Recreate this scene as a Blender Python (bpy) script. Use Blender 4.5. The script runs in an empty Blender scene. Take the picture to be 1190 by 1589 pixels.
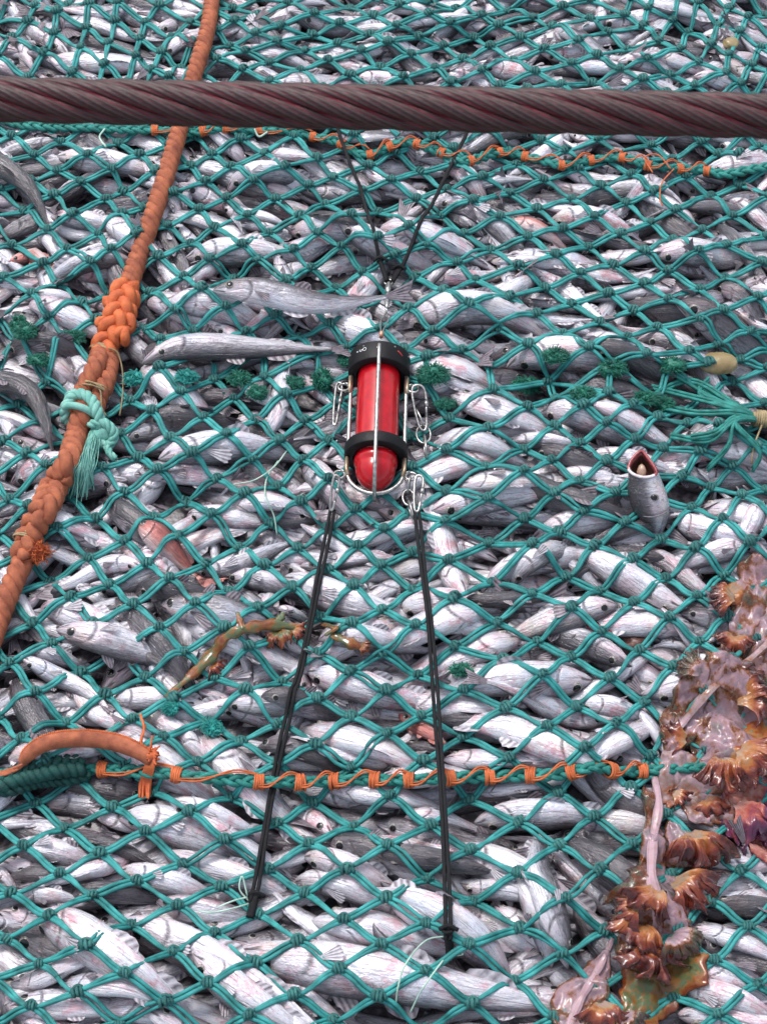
import bpy, math, random, bisect
import numpy as np
from mathutils import Vector, noise as mnoise
random.seed(7); rng = np.random.default_rng(11)
scene = bpy.context.scene
COL = scene.collection
PI = math.pi

# ------------------------------------------------------------------ camera, light, exposure
W0, H0 = 1190.0, 1589.0
FOV = math.radians(30.0)
PITCH = math.radians(58.0)
DIST = 3.57
FPX = (H0/2)/math.tan(FOV/2)
CAM = np.array([0.0, -DIST*math.cos(PITCH), DIST*math.sin(PITCH)])
cam_d = bpy.data.cameras.new('camera')
cam = bpy.data.objects.new('camera', cam_d); COL.objects.link(cam)
cam.location = CAM; cam.rotation_euler = (PI/2-PITCH, 0, 0)
cam_d.sensor_fit = 'VERTICAL'; cam_d.sensor_height = 24; cam_d.sensor_width = 24*W0/H0
cam_d.angle = FOV
cam_d.lens = 12/math.tan(FOV/2)
cam_d.clip_start = .05; cam_d.clip_end = 500
cam_d.dof.use_dof = True; cam_d.dof.focus_distance = 3.55; cam_d.dof.aperture_fstop = 24
scene.camera = cam

world = bpy.data.worlds.new('World'); scene.world = world; world.use_nodes = True
wn = world.node_tree.nodes; wl = world.node_tree.links
bg = wn['Background']
sky = wn.new('ShaderNodeTexSky'); sky.sky_type = 'NISHITA'; sky.sun_disc = False
SUN_EL = math.radians(62); SUN_ROT = math.radians(-35)
sky.sun_elevation = SUN_EL; sky.sun_rotation = SUN_ROT
sky.air_density = 1.0; sky.dust_density = 3.0
hs = wn.new('ShaderNodeHueSaturation'); hs.inputs['Saturation'].default_value = .5
wl.new(sky.outputs[0], hs.inputs['Color']); wl.new(hs.outputs[0], bg.inputs['Color'])
bg.inputs['Strength'].default_value = .15
sun_d = bpy.data.lights.new('sun', 'SUN'); sun_d.energy = 1.25; sun_d.angle = math.radians(13); sun_d.color = (1, .965, .96)
sun = bpy.data.objects.new('sun', sun_d); COL.objects.link(sun)
sdir = Vector((math.sin(SUN_ROT)*math.cos(SUN_EL), math.cos(SUN_ROT)*math.cos(SUN_EL), math.sin(SUN_EL)))
sun.rotation_euler = sdir.to_track_quat('Z', 'Y').to_euler()
scene.view_settings.view_transform = 'Standard'; scene.view_settings.look = 'None'
scene.view_settings.gamma = 1; scene.view_settings.exposure = 0.76

# ------------------------------------------------------------------ picture point -> place on the heap
def ray(px, py):
    x = (px-W0/2)/FPX; y = (H0/2-py)/FPX
    c, s = math.cos(PITCH), math.sin(PITCH)
    return np.array([x, c + y*s, -s + y*c])
def bulge(x, y):
    yl, yu = -.545, .885
    b = -.020*np.exp(-((y-yl)/.09)**2) - .018*np.exp(-((y-yu)/.08)**2)
    b = b - .22*(np.abs(x)/1.15)**6 + .012*np.sin(3.1*x+.6)*np.cos(2.3*y)
    b = b - .16*np.clip((y-1.35)/.45, 0, 1)**2 - .16*np.clip((-.98-y)/.4, 0, 1)**2
    return b
TOPF = None
def top(x, y):
    return float(TOPF(x, y)) if TOPF else float(bulge(x, y))
def at(px, py, dz=0.0):
    d = ray(px, py); z = 0.0
    for _ in range(7):
        t = (z-CAM[2])/d[2]; p = CAM + d*t
        z = top(p[0], p[1]) + dz
    t = (z-CAM[2])/d[2]
    return CAM + d*t
def proj(p):
    v = np.asarray(p, float)-CAM
    c, s = math.cos(PITCH), math.sin(PITCH)
    dep = v[1]*c - v[2]*s
    return W0/2 + FPX*v[0]/dep, H0/2 - FPX*(v[1]*s+v[2]*c)/dep

# ------------------------------------------------------------------ object helpers
def tag(o, label=None, cat=None, group=None, kind=None):
    if label: o['label'] = label
    if cat: o['category'] = cat
    if group: o['group'] = group
    if kind: o['kind'] = kind
    return o
def empty(name, loc=(0, 0, 0)):
    o = bpy.data.objects.new(name, None); o.empty_display_size = .05
    COL.objects.link(o); o.location = loc; return o
class MB:
    def __init__(s): s.v = []; s.f = []; s.m = []; s.n = 0; s.att = []
    def add(s, v, f, m=0, att=None):
        n = s.n
        s.v.append(np.asarray(v, float).reshape(-1, 3)); k = len(s.v[-1])
        s.f.extend([tuple(i+n for i in q) for q in f]); s.m.extend([m]*len(f)); s.n += k
        s.att.append(np.zeros(k) if att is None else np.broadcast_to(np.asarray(att, float), (k,)))
        return s
    def build(s, name, mats, parent=None, origin=None, smooth=True, att=False):
        v = np.concatenate(s.v); o0 = np.zeros(3)
        if parent is not None: o0 = PW.get(parent.name, np.zeros(3))
        if origin is not None: v = v-np.asarray(origin)
        elif parent is not None: v = v-o0
        me = bpy.data.meshes.new(name)
        me.from_pydata(v.tolist(), [], s.f)
        if not isinstance(mats, (list, tuple)): mats = [mats]
        for m in mats: me.materials.append(m)
        me.polygons.foreach_set('material_index', s.m)
        me.polygons.foreach_set('use_smooth', [smooth]*len(s.f))
        if att:
            a = me.attributes.new('edge', 'FLOAT', 'POINT'); a.data.foreach_set('value', np.concatenate(s.att).astype(np.float32))
        me.update()
        o = bpy.data.objects.new(name, me); COL.objects.link(o)
        if parent is not None: o.parent = parent
        if origin is not None: o.location = np.asarray(origin) - (o0 if parent is not None else 0)
        PW[o.name] = np.asarray(origin, float) if origin is not None else o0
        return o
PW = {}
def root(name, loc):
    o = empty(name, tuple(loc)); PW[o.name] = np.array(loc, float); return o

def catmull(pts, n):
    P = [np.asarray(p, float) for p in pts]
    P = [2*P[0]-P[1]]+P+[2*P[-1]-P[-2]]
    out = []
    for i in range(1, len(P)-2):
        p0, p1, p2, p3 = P[i-1:i+3]
        for k in range(n):
            t = k/n
            out.append(.5*((2*p1)+(-p0+p2)*t+(2*p0-5*p1+4*p2-p3)*t*t+(-p0+3*p1-3*p2+p3)*t**3))
    out.append(P[-2]); return np.array(out)
def resample(P, step=None, n=None):
    P = np.asarray(P, float); d = np.r_[0, np.cumsum(np.linalg.norm(np.diff(P, axis=0), axis=1))]
    if n is None: n = max(3, int(d[-1]/step)+1)
    s = np.linspace(0, d[-1], n)
    return np.stack([np.interp(s, d, P[:, k]) for k in range(P.shape[1])], 1)
def frames(P, up=(0, 0, 1)):
    T = np.gradient(P, axis=0); T /= (np.linalg.norm(T, axis=1)[:, None]+1e-12)
    N = np.zeros_like(P); u = np.asarray(up, float)
    if abs(np.dot(u, T[0])) > .95: u = np.array([0., 1, 0]) if abs(T[0][1]) < .9 else np.array([1., 0, 0])
    for i in range(len(P)):
        w = u-np.dot(u, T[i])*T[i]; w /= (np.linalg.norm(w)+1e-12); N[i] = w; u = w
    return T, N, np.cross(T, N)
def tube(mb, P, r, segs=6, m=0, cap=True, ell=None, up=(0, 0, 1), ribs=None, att=None, closed=False):
    P = np.asarray(P, float); n = len(P); r = np.broadcast_to(np.asarray(r, float), (n,))
    if closed:
        Q = np.vstack([P[-1], P, P[0]]); T, N, B = frames(Q, up); T, N, B = T[1:-1], N[1:-1], B[1:-1]
        N = np.array([np.asarray(up, float)-np.dot(up, t)*t for t in T]); N /= (np.linalg.norm(N, axis=1)[:, None]+1e-9); B = np.cross(T, N)
    else: T, N, B = frames(P, up)
    a = np.arange(segs)*2*PI/segs
    rr = np.ones((n, segs))
    if ribs: rr = 1+ribs[0]*np.cos(ribs[1]*(a[None, :])+ribs[2]*np.arange(n)[:, None])
    e = ell or (1, 1)
    V = P[:, None, :]+(N[:, None, :]*(np.cos(a)[None, :]*e[0]*rr)[:, :, None]+B[:, None, :]*(np.sin(a)[None, :]*e[1]*rr)[:, :, None])*r[:, None, None]
    V = V.reshape(-1, 3); F = []
    nn = n if closed else n-1
    for i in range(nn):
        i2 = (i+1) % n
        for k in range(segs):
            k2 = (k+1) % segs
            F.append((i*segs+k, i2*segs+k, i2*segs+k2, i*segs+k2))
    if cap and not closed:
        V = np.vstack([V, P[0], P[-1]]); c0 = n*segs
        for k in range(segs):
            k2 = (k+1) % segs
            F.append((c0, k, k2)); F.append((c0+1, (n-1)*segs+k2, (n-1)*segs+k))
    mb.add(V, F, m, att)
def ring(mb, c, nrm, R, r, segs=20, ts=7, m=0, sq=None, a0=0, a1=2*PI):
    nrm = np.asarray(nrm, float)/np.linalg.norm(nrm)
    u = np.cross(nrm, (0, 0, 1.)); 
    if np.linalg.norm(u) < .1: u = np.array([1., 0, 0])
    u /= np.linalg.norm(u); w = np.cross(nrm, u)
    full = abs(a1-a0-2*PI) < 1e-3
    A = np.linspace(a0, a1, segs, endpoint=not full)
    s = sq or (1, 1)
    P = np.array([np.asarray(c)+R*(s[0]*math.cos(t)*u+s[1]*math.sin(t)*w) for t in A])
    tube(mb, P, r, ts, m, closed=full, up=tuple(nrm))
def blob(mb, c, rad, m=0, nu=12, nv=8, amp=.0, seed=0, M=None, att=None):
    R = random.Random(seed); ph = [R.uniform(0, 6.28) for _ in range(8)]
    V = []; F = []
    for j in range(nv+1):
        th = PI*j/nv
        for i in range(nu):
            f = 2*PI*i/nu
            d = np.array([math.sin(th)*math.cos(f), math.sin(th)*math.sin(f), math.cos(th)])
            k = 1+amp*(math.sin(3*d[0]+ph[0])*math.cos(4*d[1]+ph[1])+.7*math.sin(6*d[2]+ph[2]+2*d[0])+.5*math.sin(9*d[0]+5*d[1]+ph[3]))
            p = d*np.asarray(rad)*k
            if M is not None: p = M @ p
            V.append(np.asarray(c)+p)
    for j in range(nv):
        for i in range(nu):
            i2 = (i+1) % nu
            F.append((j*nu+i, (j+1)*nu+i, (j+1)*nu+i2, j*nu+i2))
    mb.add(V, F, m, att)
def helix_rope(mb, P, r, pitch, strands=3, segs=7, m=0, hand=1, sub=10, phase=0., jit=0):
    """laid rope: strands twisting round the centre line P with outer radius r (array or number)"""
    L = np.r_[0, np.cumsum(np.linalg.norm(np.diff(P, axis=0), axis=1))]
    n = int(L[-1]/pitch*sub)+2; s = np.linspace(0, L[-1], n)
    C = np.stack([np.interp(s, L, P[:, k]) for k in range(3)], 1)
    rr = np.interp(s, L, np.broadcast_to(np.asarray(r, float), (len(P),)))
    T, N, B = frames(C)
    ri_ = None
    if np.max(rr) > .012 and segs >= 8: segs = 20; ri_ = (.075, 9, .42*hand)
    k0 = {2: .5, 3: .5, 4: .56, 6: .62}.get(strands, .55)
    for q in range(strands):
        ph = hand*2*PI*s/pitch + 2*PI*q/strands + phase
        X = C+(N*np.cos(ph)[:, None]+B*np.sin(ph)[:, None])*(rr*k0)[:, None]
        if jit: X = X+rng.normal(0, jit, X.shape)
        tube(mb, X, rr*(1-k0)*1.12, segs, m, ribs=ri_)
def plait(mb, P, w, r, pitch, m=0, segs=7, strands=3, zamp=.8):
    L = np.r_[0, np.cumsum(np.linalg.norm(np.diff(P, axis=0), axis=1))]
    n = int(L[-1]/pitch*14)+3; s = np.linspace(0, L[-1], n)
    C = np.stack([np.interp(s, L, P[:, k]) for k in range(3)], 1)
    T, N, B = frames(C)
    w = np.interp(s, L, np.broadcast_to(np.asarray(w, float), (len(P),)))
    r = np.interp(s, L, np.broadcast_to(np.asarray(r, float), (len(P),)))
    ri_ = None
    if np.max(r) > .009 and segs >= 8: segs = 20; ri_ = (.075, 9, .42)
    for q in range(strands):
        ph = 2*PI*s/pitch+2*PI*q/strands
        X = C+B*(w*np.sin(ph))[:, None]+N*(r*zamp*np.sin(2*ph))[:, None]
        tube(mb, X, r, segs, m, ribs=ri_)

# ------------------------------------------------------------------ materials
def mat(name): 
    m = bpy.data.materials.new(name); m.use_nodes = True
    return m, m.node_tree.nodes, m.node_tree.links, m.node_tree.nodes['Principled BSDF']
def ramp(nt, stops, interp='LINEAR'):
    r = nt.new('ShaderNodeValToRGB'); cr = r.color_ramp; cr.interpolation = interp
    while len(cr.elements) < len(stops): cr.elements.new(.5)
    for e, (p, c) in zip(cr.elements, stops): e.position = p; e.color = (*c, 1)
    return r
def simple(name, c1, c2, scale, rough=.6, metal=0., bump=.3, bdist=.002, bscale=None, spec=.5, detail=5):
    m, n, l, p = mat(name)
    g = n.new('ShaderNodeNewGeometry')
    t = n.new('ShaderNodeTexNoise'); t.inputs['Scale'].default_value = scale; t.inputs['Detail'].default_value = detail
    l.new(g.outputs['Position'], t.inputs['Vector'])
    r = ramp(n, [(.3, c1), (.7, c2)]); l.new(t.outputs['Fac'], r.inputs[0]); l.new(r.outputs[0], p.inputs['Base Color'])
    p.inputs['Roughness'].default_value = rough; p.inputs['Metallic'].default_value = metal
    p.inputs['Specular IOR Level'].default_value = spec
    if bump:
        t2 = n.new('ShaderNodeTexNoise'); t2.inputs['Scale'].default_value = bscale or scale*4; t2.inputs['Detail'].default_value = 3
        l.new(g.outputs['Position'], t2.inputs['Vector'])
        b = n.new('ShaderNodeBump'); b.inputs['Strength'].default_value = bump; b.inputs['Distance'].default_value = bdist
        l.new(t2.outputs['Fac'], b.inputs['Height']); l.new(b.outputs[0], p.inputs['Normal'])
    return m

def fish_mat(name, stops, pink, rough):
    m, n, l, p = mat(name)
    def math_(op, a, b=None, c=None):
        q = n.new('ShaderNodeMath'); q.operation = op
        for i, x in enumerate((a, b, c)):
            if x is None: continue
            if isinstance(x, (int, float)): q.inputs[i].default_value = x
            else: l.new(x, q.inputs[i])
        return q.outputs[0]
    def mix(fac, a, b, mode='MIX'):
        q = n.new('ShaderNodeMix'); q.data_type = 'RGBA'; q.blend_type = mode
        for i, x in ((0, fac), (6, a), (7, b)):
            if isinstance(x, (int, float)): q.inputs[i].default_value = x
            elif isinstance(x, tuple): q.inputs[i].default_value = (*x, 1)
            else: l.new(x, q.inputs[i])
        return q.outputs[2]
    at1 = n.new('ShaderNodeAttribute'); at1.attribute_name = 'fz'
    at2 = n.new('ShaderNodeAttribute'); at2.attribute_name = 'fc'
    sx = n.new('ShaderNodeSeparateXYZ'); l.new(at1.outputs['Vector'], sx.inputs[0])
    t, a, r = sx.outputs
    def noise(scale, detail=4, mapping=(1, 1, 1), rough=.55):
        mp = n.new('ShaderNodeMapping'); mp.inputs['Scale'].default_value = mapping
        l.new(at2.outputs['Vector'], mp.inputs['Vector'])
        q = n.new('ShaderNodeTexNoise'); q.inputs['Scale'].default_value = scale; q.inputs['Detail'].default_value = detail
        q.inputs['Roughness'].default_value = rough
        l.new(mp.outputs[0], q.inputs['Vector']); return q.outputs['Fac']
    n1 = noise(30, 6, (.5, 1, 1), .65); n2 = noise(150, 5, (.35, 1, 1), .75); n3 = noise(24, 5, (1, 1, 1), .7); n4 = noise(420, 2, (.6, 1, 1))
    aa = math_('ADD', a, math_('MULTIPLY', math_('SUBTRACT', n1, .5), .60))
    aa = math_('ADD', aa, math_('MULTIPLY', math_('SUBTRACT', n2, .5), .38))
    aa = math_('ADD', aa, math_('MULTIPLY', math_('SUBTRACT', r, .50), .48))
    cr = ramp(n, stops); l.new(aa, cr.inputs[0]); col = cr.outputs[0]
    # bruises and pink flush
    pk = math_('MULTIPLY', ramp_fac(n, l, n3, .50, .62), math_('ADD', .10, math_('MULTIPLY', ramp_fac(n, l, r, .4, 1.), .7)))
    hd = math_('SUBTRACT', 1.0, ramp_fac(n, l, t, .16, .30))
    pk = math_('MAXIMUM', pk, math_('MULTIPLY', hd, math_('MULTIPLY', ramp_fac(n, l, n1, .45, .62), .4)))
    col = mix(pk, col, mix(1.0, col, pink, 'MULTIPLY'))
    # gill cover edge, mouth slit, lateral line
    gx = math_('ABSOLUTE', math_('SUBTRACT', t, math_('SUBTRACT', .245, math_('MULTIPLY', math_('POWER', math_('SUBTRACT', a, .55), 2.0), .35))))
    gl = math_('MULTIPLY', math_('SUBTRACT', 1.0, ramp_fac(n, l, gx, .001, .016)), ramp_fac(n, l, n2, .35, .6))
    gl = math_('MULTIPLY', gl, ramp_fac(n, l, a, .2, .35))
    mo = math_('SUBTRACT', 1.0, ramp_fac(n, l, math_('ABSOLUTE', math_('SUBTRACT', a, math_('ADD', .56, math_('MULTIPLY', t, 1.2)))), .03, .07))
    mo = math_('MULTIPLY', mo, math_('SUBTRACT', 1.0, ramp_fac(n, l, t, .075, .095)))
    ll = math_('MULTIPLY', math_('SUBTRACT', 1.0, ramp_fac(n, l, math_('ABSOLUTE', math_('SUBTRACT', a, .42)), .008, .02)), .35)
    dk = math_('MAXIMUM', math_('MAXIMUM', gl, mo), ll)
    col = mix(math_('MULTIPLY', dk, .85), col, (.05, .035, .04))
    # bluish and tan tinges
    col = mix(math_('MULTIPLY', ramp_fac(n, l, noise(17, 3), .52, .68), .55), col, mix(1.0, col, (.80, .90, 1.0), 'MULTIPLY'))
    col = mix(math_('MULTIPLY', ramp_fac(n, l, noise(13, 4), .56, .70), .6), col, mix(1.0, col, (.92, .80, .62), 'MULTIPLY'))
    # scattered scuffs
    sc = ramp_fac(n, l, n4, .60, .72)
    col = mix(math_('MULTIPLY', sc, .45), col, (.10, .085, .10))
    st_ = ramp_fac(n, l, noise(260, 3, (.07, 1, 1), .6), .56, .70)
    col = mix(math_('MULTIPLY', st_, .42), col, (.13, .12, .14))
    l.new(col, p.inputs['Base Color'])
    p.inputs['Metallic'].default_value = .2
    rg = math_('ADD', rough, math_('MULTIPLY', n2, .25)); l.new(rg, p.inputs['Roughness'])
    p.inputs['Specular IOR Level'].default_value = .6
    p.inputs['Coat Weight'].default_value = .6; p.inputs['Coat Roughness'].default_value = .1
    hgt = math_('ADD', math_('MULTIPLY', n2, .6), math_('ADD', math_('MULTIPLY', n4, .3), math_('MULTIPLY', gl, -1.2)))
    hgt = math_('ADD', hgt, math_('ADD', math_('MULTIPLY', n1, 2.4), math_('MULTIPLY', st_, -.5)))
    b = n.new('ShaderNodeBump'); b.inputs['Strength'].default_value = .75; b.inputs['Distance'].default_value = .0035
    l.new(hgt, b.inputs['Height']); l.new(b.outputs[0], p.inputs['Normal']); l.new(b.outputs[0], p.inputs['Coat Normal'])
    return m
def ramp_fac(n, l, v, lo, hi):
    q = n.new('ShaderNodeMapRange'); q.inputs['From Min'].default_value = lo; q.inputs['From Max'].default_value = hi
    l.new(v, q.inputs['Value']); return q.outputs[0]

M = {}
M['fish'] = fish_mat('silver_fish_skin', [(0, (.055, .048, .056)), (.26, (.105, .096, .108)), (.38, (.20, .19, .215)), (.47, (.36, .35, .385)), (.58, (.56, .545, .595)), (1, (.76, .74, .79))], (.85, .36, .40), .16)
M['redfish'] = fish_mat('red_fish_skin', [(0, (.16, .045, .04)), (.3, (.40, .11, .09)), (.45, (.52, .20, .17)), (.6, (.62, .42, .40)), (1, (.75, .62, .62))], (.9, .4, .4), .2)
def fin_mat(name, dark, pale):
    m, n, l, p = mat(name)
    at_ = n.new('ShaderNodeAttribute'); at_.attribute_name = 'fz'; sx = n.new('ShaderNodeSeparateXYZ'); l.new(at_.outputs['Vector'], sx.inputs[0])
    g = n.new('ShaderNodeNewGeometry'); tx = n.new('ShaderNodeTexNoise'); tx.inputs['Scale'].default_value = 90; tx.inputs['Detail'].default_value = 5; l.new(g.outputs['Position'], tx.inputs['Vector'])
    a = n.new('ShaderNodeMath'); a.operation = 'MULTIPLY_ADD'; l.new(sx.outputs[0], a.inputs[0]); a.inputs[1].default_value = .5; l.new(tx.outputs[0], a.inputs[2])
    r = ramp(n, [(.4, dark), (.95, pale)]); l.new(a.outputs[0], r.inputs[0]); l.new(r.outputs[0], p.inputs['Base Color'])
    p.inputs['Roughness'].default_value = .35
    b = n.new('ShaderNodeBump'); b.inputs['Strength'].default_value = .8; b.inputs['Distance'].default_value = .002; l.new(a.outputs[0], b.inputs['Height']); l.new(b.outputs[0], p.inputs['Normal'])
    return m
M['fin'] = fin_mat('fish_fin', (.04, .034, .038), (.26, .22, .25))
M['palefin'] = fin_mat('pale_fish_fin', (.12, .105, .12), (.55, .52, .56))
M['iris'] = simple('fish_iris', (.10, .085, .07), (.38, .35, .32), 300, .2, bump=0)
M['pupil'] = simple('fish_pupil', (.006, .006, .008), (.012, .012, .015), 100, .08, bump=0)
M['gum'] = simple('fish_mouth_flesh', (.14, .01, .02), (.45, .12, .12), 90, .25)
M['throat'] = simple('fish_throat', (.03, .008, .01), (.16, .07, .05), 60, .4)
M['tongue'] = simple('fish_tongue', (.25, .14, .09), (.50, .36, .27), 90, .25)
M['lip'] = simple('fish_lip', (.55, .45, .45), (.8, .75, .76), 120, .3)
M['net'] = simple('teal_net_twine', (.006, .12, .115), (.045, .35, .335), 34, .55, bump=.9, bdist=.0015, bscale=700)
M['knot'] = simple('teal_net_knot', (.008, .075, .075), (.04, .19, .175), 60, .6, bump=1, bdist=.002, bscale=600)
M['seam'] = simple('green_seam_rope', (.004, .11, .09), (.03, .28, .24), 60, .6, bump=1, bdist=.002, bscale=500)
M['darkgreen'] = simple('dark_green_rope', (.002, .035, .032), (.006, .085, .07), 60, .65, bump=1, bdist=.002, bscale=500)
M['tuft'] = simple('frayed_green_fibre', (.004, .08, .055), (.02, .20, .13), 60, .6, bump=0)
M['tuftteal'] = simple('frayed_teal_fibre', (.01, .2, .18), (.03, .36, .32), 40, .6, bump=0)
M['paleteal'] = simple('pale_teal_fibre', (.10, .33, .28), (.25, .52, .44), 50, .7, bump=.6, bscale=700)
M['orange'] = simple('weathered_orange_rope', (.21, .055, .028), (.46, .14, .062), 45, .8, bump=.9, bdist=.0015, bscale=600)
M['brightorange'] = simple('bright_orange_rope', (.44, .085, .025), (.66, .165, .05), 40, .7, bump=.8, bscale=500)
M['twine'] = simple('orange_lashing_twine', (.40, .085, .02), (.60, .15, .045), 60, .6, bump=.6, bscale=900)
M['khaki'] = simple('khaki_twine', (.20, .15, .08), (.42, .33, .18), 60, .75, bump=.6, bscale=900)
M['paleline'] = simple('pale_green_line', (.25, .42, .34), (.5, .65, .55), 60, .5, bump=0)
M['steel'] = simple('stainless_steel', (.24, .23, .22), (.58, .57, .55), 130, .34, .85, bump=.3, bscale=300)
M['brass'] = simple('stained_steel', (.28, .19, .10), (.5, .42, .32), 40, .4, .7, bump=.4, bscale=300)
M['copper'] = simple('copper_ferrule', (.55, .22, .13), (.7, .35, .25), 60, .4, .6, bump=0)
M['black'] = simple('black_plastic', (.004, .004, .005), (.010, .009, .010), 30, .5, bump=.3, bscale=200, spec=.25)
M['cord'] = simple('black_braided_cord', (.003, .003, .004), (.016, .016, .018), 500, .6, bump=1, bscale=900, spec=.3)
M['mark'] = simple('white_paint_mark', (.6, .6, .6), (.75, .75, .75), 60, .5, bump=0)
M['redmark'] = simple('red_paint_mark', (.3, .02, .02), (.4, .03, .03), 60, .5, bump=0)
M['tan'] = simple('tan_tunic', (.20, .14, .06), (.34, .27, .14), 40, .3, bump=.4, bscale=120)
M['deck'] = simple('steel_deck', (.06, .09, .08), (.16, .12, .09), 4, .7, bump=.5, bscale=40)
M['offal'] = simple('red_offal', (.05, .006, .01), (.42, .06, .045), 60, .22, bump=.9, bdist=.004, bscale=120)
m, n, l, p = mat('red_lacquer'); p.inputs['Base Color'].default_value = (.62, .004, .012, 1); p.inputs['Roughness'].default_value = .22
p.inputs['Coat Weight'].default_value = .25; p.inputs['Coat Roughness'].default_value = .15; p.inputs['Specular IOR Level'].default_value = .35
g = n.new('ShaderNodeNewGeometry'); tx = n.new('ShaderNodeTexNoise'); tx.inputs['Scale'].default_value = 55; tx.inputs['Detail'].default_value = 6
l.new(g.outputs['Position'], tx.inputs['Vector']); rr_ = ramp(n, [(.35, (.36, .002, .008)), (.7, (.52, .005, .012))]); l.new(tx.outputs[0], rr_.inputs[0]); l.new(rr_.outputs[0], p.inputs['Base Color'])
b = n.new('ShaderNodeBump'); b.inputs['Strength'].default_value = .15; b.inputs['Distance'].default_value = .001; l.new(tx.outputs[0], b.inputs['Height']); l.new(b.outputs[0], p.inputs['Normal'])
M['red'] = m
# wire: grey grease on the crowns, rust red left deep between the wires (the 'edge' attribute says how deep)
m, n, l, p = mat('greasy_rusty_wire')
at_ = n.new('ShaderNodeAttribute'); at_.attribute_name = 'edge'
g = n.new('ShaderNodeNewGeometry'); tx = n.new('ShaderNodeTexNoise'); tx.inputs['Scale'].default_value = 45; tx.inputs['Detail'].default_value = 6
l.new(g.outputs['Position'], tx.inputs['Vector'])
ad = n.new('ShaderNodeMath'); ad.operation = 'MULTIPLY_ADD'; l.new(tx.outputs[0], ad.inputs[0]); ad.inputs[1].default_value = .55; l.new(at_.outputs['Fac'], ad.inputs[2])
r_ = ramp(n, [(.16, (.15, .010, .022)), (.34, (.095, .012, .018)), (.52, (.030, .013, .014)), (.85, (.056, .032, .030))])
sc_ = n.new('ShaderNodeMath'); sc_.operation = 'MULTIPLY'; sc_.inputs[1].default_value = .72; l.new(ad.outputs[0], sc_.inputs[0]); l.new(sc_.outputs[0], r_.inputs[0])
l.new(r_.outputs[0], p.inputs['Base Color']); p.inputs['Roughness'].default_value = .55
b = n.new('ShaderNodeBump'); b.inputs['Strength'].default_value = .5; b.inputs['Distance'].default_value = .002; l.new(tx.outputs[0], b.inputs['Height']); l.new(b.outputs[0], p.inputs['Normal'])
M['wire'] = m
def jelly_mat(name, stops, trans=.25, rough=.18, alpha=1.):
    m, n, l, p = mat(name)
    at_ = n.new('ShaderNodeAttribute'); at_.attribute_name = 'edge'
    g = n.new('ShaderNodeNewGeometry'); tx = n.new('ShaderNodeTexNoise'); tx.inputs['Scale'].default_value = 30; tx.inputs['Detail'].default_value = 8; tx.inputs['Roughness'].default_value = .62
    l.new(g.outputs['Position'], tx.inputs['Vector'])
    a = n.new('ShaderNodeMath'); a.operation = 'MULTIPLY_ADD'; l.new(tx.outputs[0], a.inputs[0]); a.inputs[1].default_value = 1.5; 
    s = n.new('ShaderNodeMath'); s.operation = 'SUBTRACT'; l.new(at_.outputs['Fac'], s.inputs[0]); s.inputs[1].default_value = .62; l.new(s.outputs[0], a.inputs[2])
    r = ramp(n, stops); l.new(a.outputs[0], r.inputs[0]); l.new(r.outputs[0], p.inputs['Base Color'])
    p.inputs['Roughness'].default_value = rough; p.inputs['Transmission Weight'].default_value = trans
    p.inputs['Alpha'].default_value = alpha; p.inputs['Coat Weight'].default_value = .5; p.inputs['Coat Roughness'].default_value = .1
    p.inputs['IOR'].default_value = 1.34; p.inputs['Subsurface Weight'].default_value = .35; p.inputs['Subsurface Radius'].default_value = (.02, .01, .006); p.inputs['Subsurface Scale'].default_value = .5
    b = n.new('ShaderNodeBump'); b.inputs['Strength'].default_value = .6; b.inputs['Distance'].default_value = .004; l.new(tx.outputs[0], b.inputs['Height']); l.new(b.outputs[0], p.inputs['Normal'])
    return m
M['frill'] = jelly_mat('amber_frill', [(0, (.34, .26, .24)), (.20, (.40, .27, .17)), (.38, (.46, .18, .045)), (.56, (.34, .09, .03)), (.78, (.19, .035, .022)), (1, (.07, .02, .02))], .2, .2, .86)
M['purple'] = jelly_mat('purple_frill', [(0, (.45, .30, .30)), (.3, (.45, .20, .16)), (.5, (.36, .07, .05)), (.7, (.14, .03, .07)), (1, (.07, .02, .06))], .12, .2, .93)
M['stalk'] = jelly_mat('translucent_pink_stalk', [(0, (.26, .22, .20)), (.25, (.44, .28, .31)), (.45, (.50, .34, .38)), (.60, (.34, .24, .22)), (.74, (.34, .12, .06)), (1, (.12, .03, .02))], .05, .16, .84)
M['film'] = jelly_mat('brown_pink_film', [(0, (.16, .19, .15)), (.22, (.36, .26, .29)), (.40, (.52, .34, .39)), (.51, (.42, .22, .19)), (.56, (.30, .12, .04)), (.66, (.20, .045, .02)), (.76, (.14, .13, .08)), (1, (.07, .018, .018))], .3, .12, .74)
M['weed'] = jelly_mat('green_brown_jelly', [(0, (.14, .07, .03)), (.28, (.24, .11, .03)), (.44, (.08, .15, .07)), (.56, (.30, .12, .03)), (.74, (.22, .05, .015)), (1, (.12, .03, .012))], .15, .15, .88)

# ------------------------------------------------------------------ deck far below the bag
mb = MB(); S = 60
mb.add([(-S, -S, -.62), (S, -S, -.62), (S, S, -.62), (-S, S, -.62)], [(0, 1, 2, 3)])
tag(mb.build('deck', M['deck'], smooth=False), kind='structure')

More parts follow.
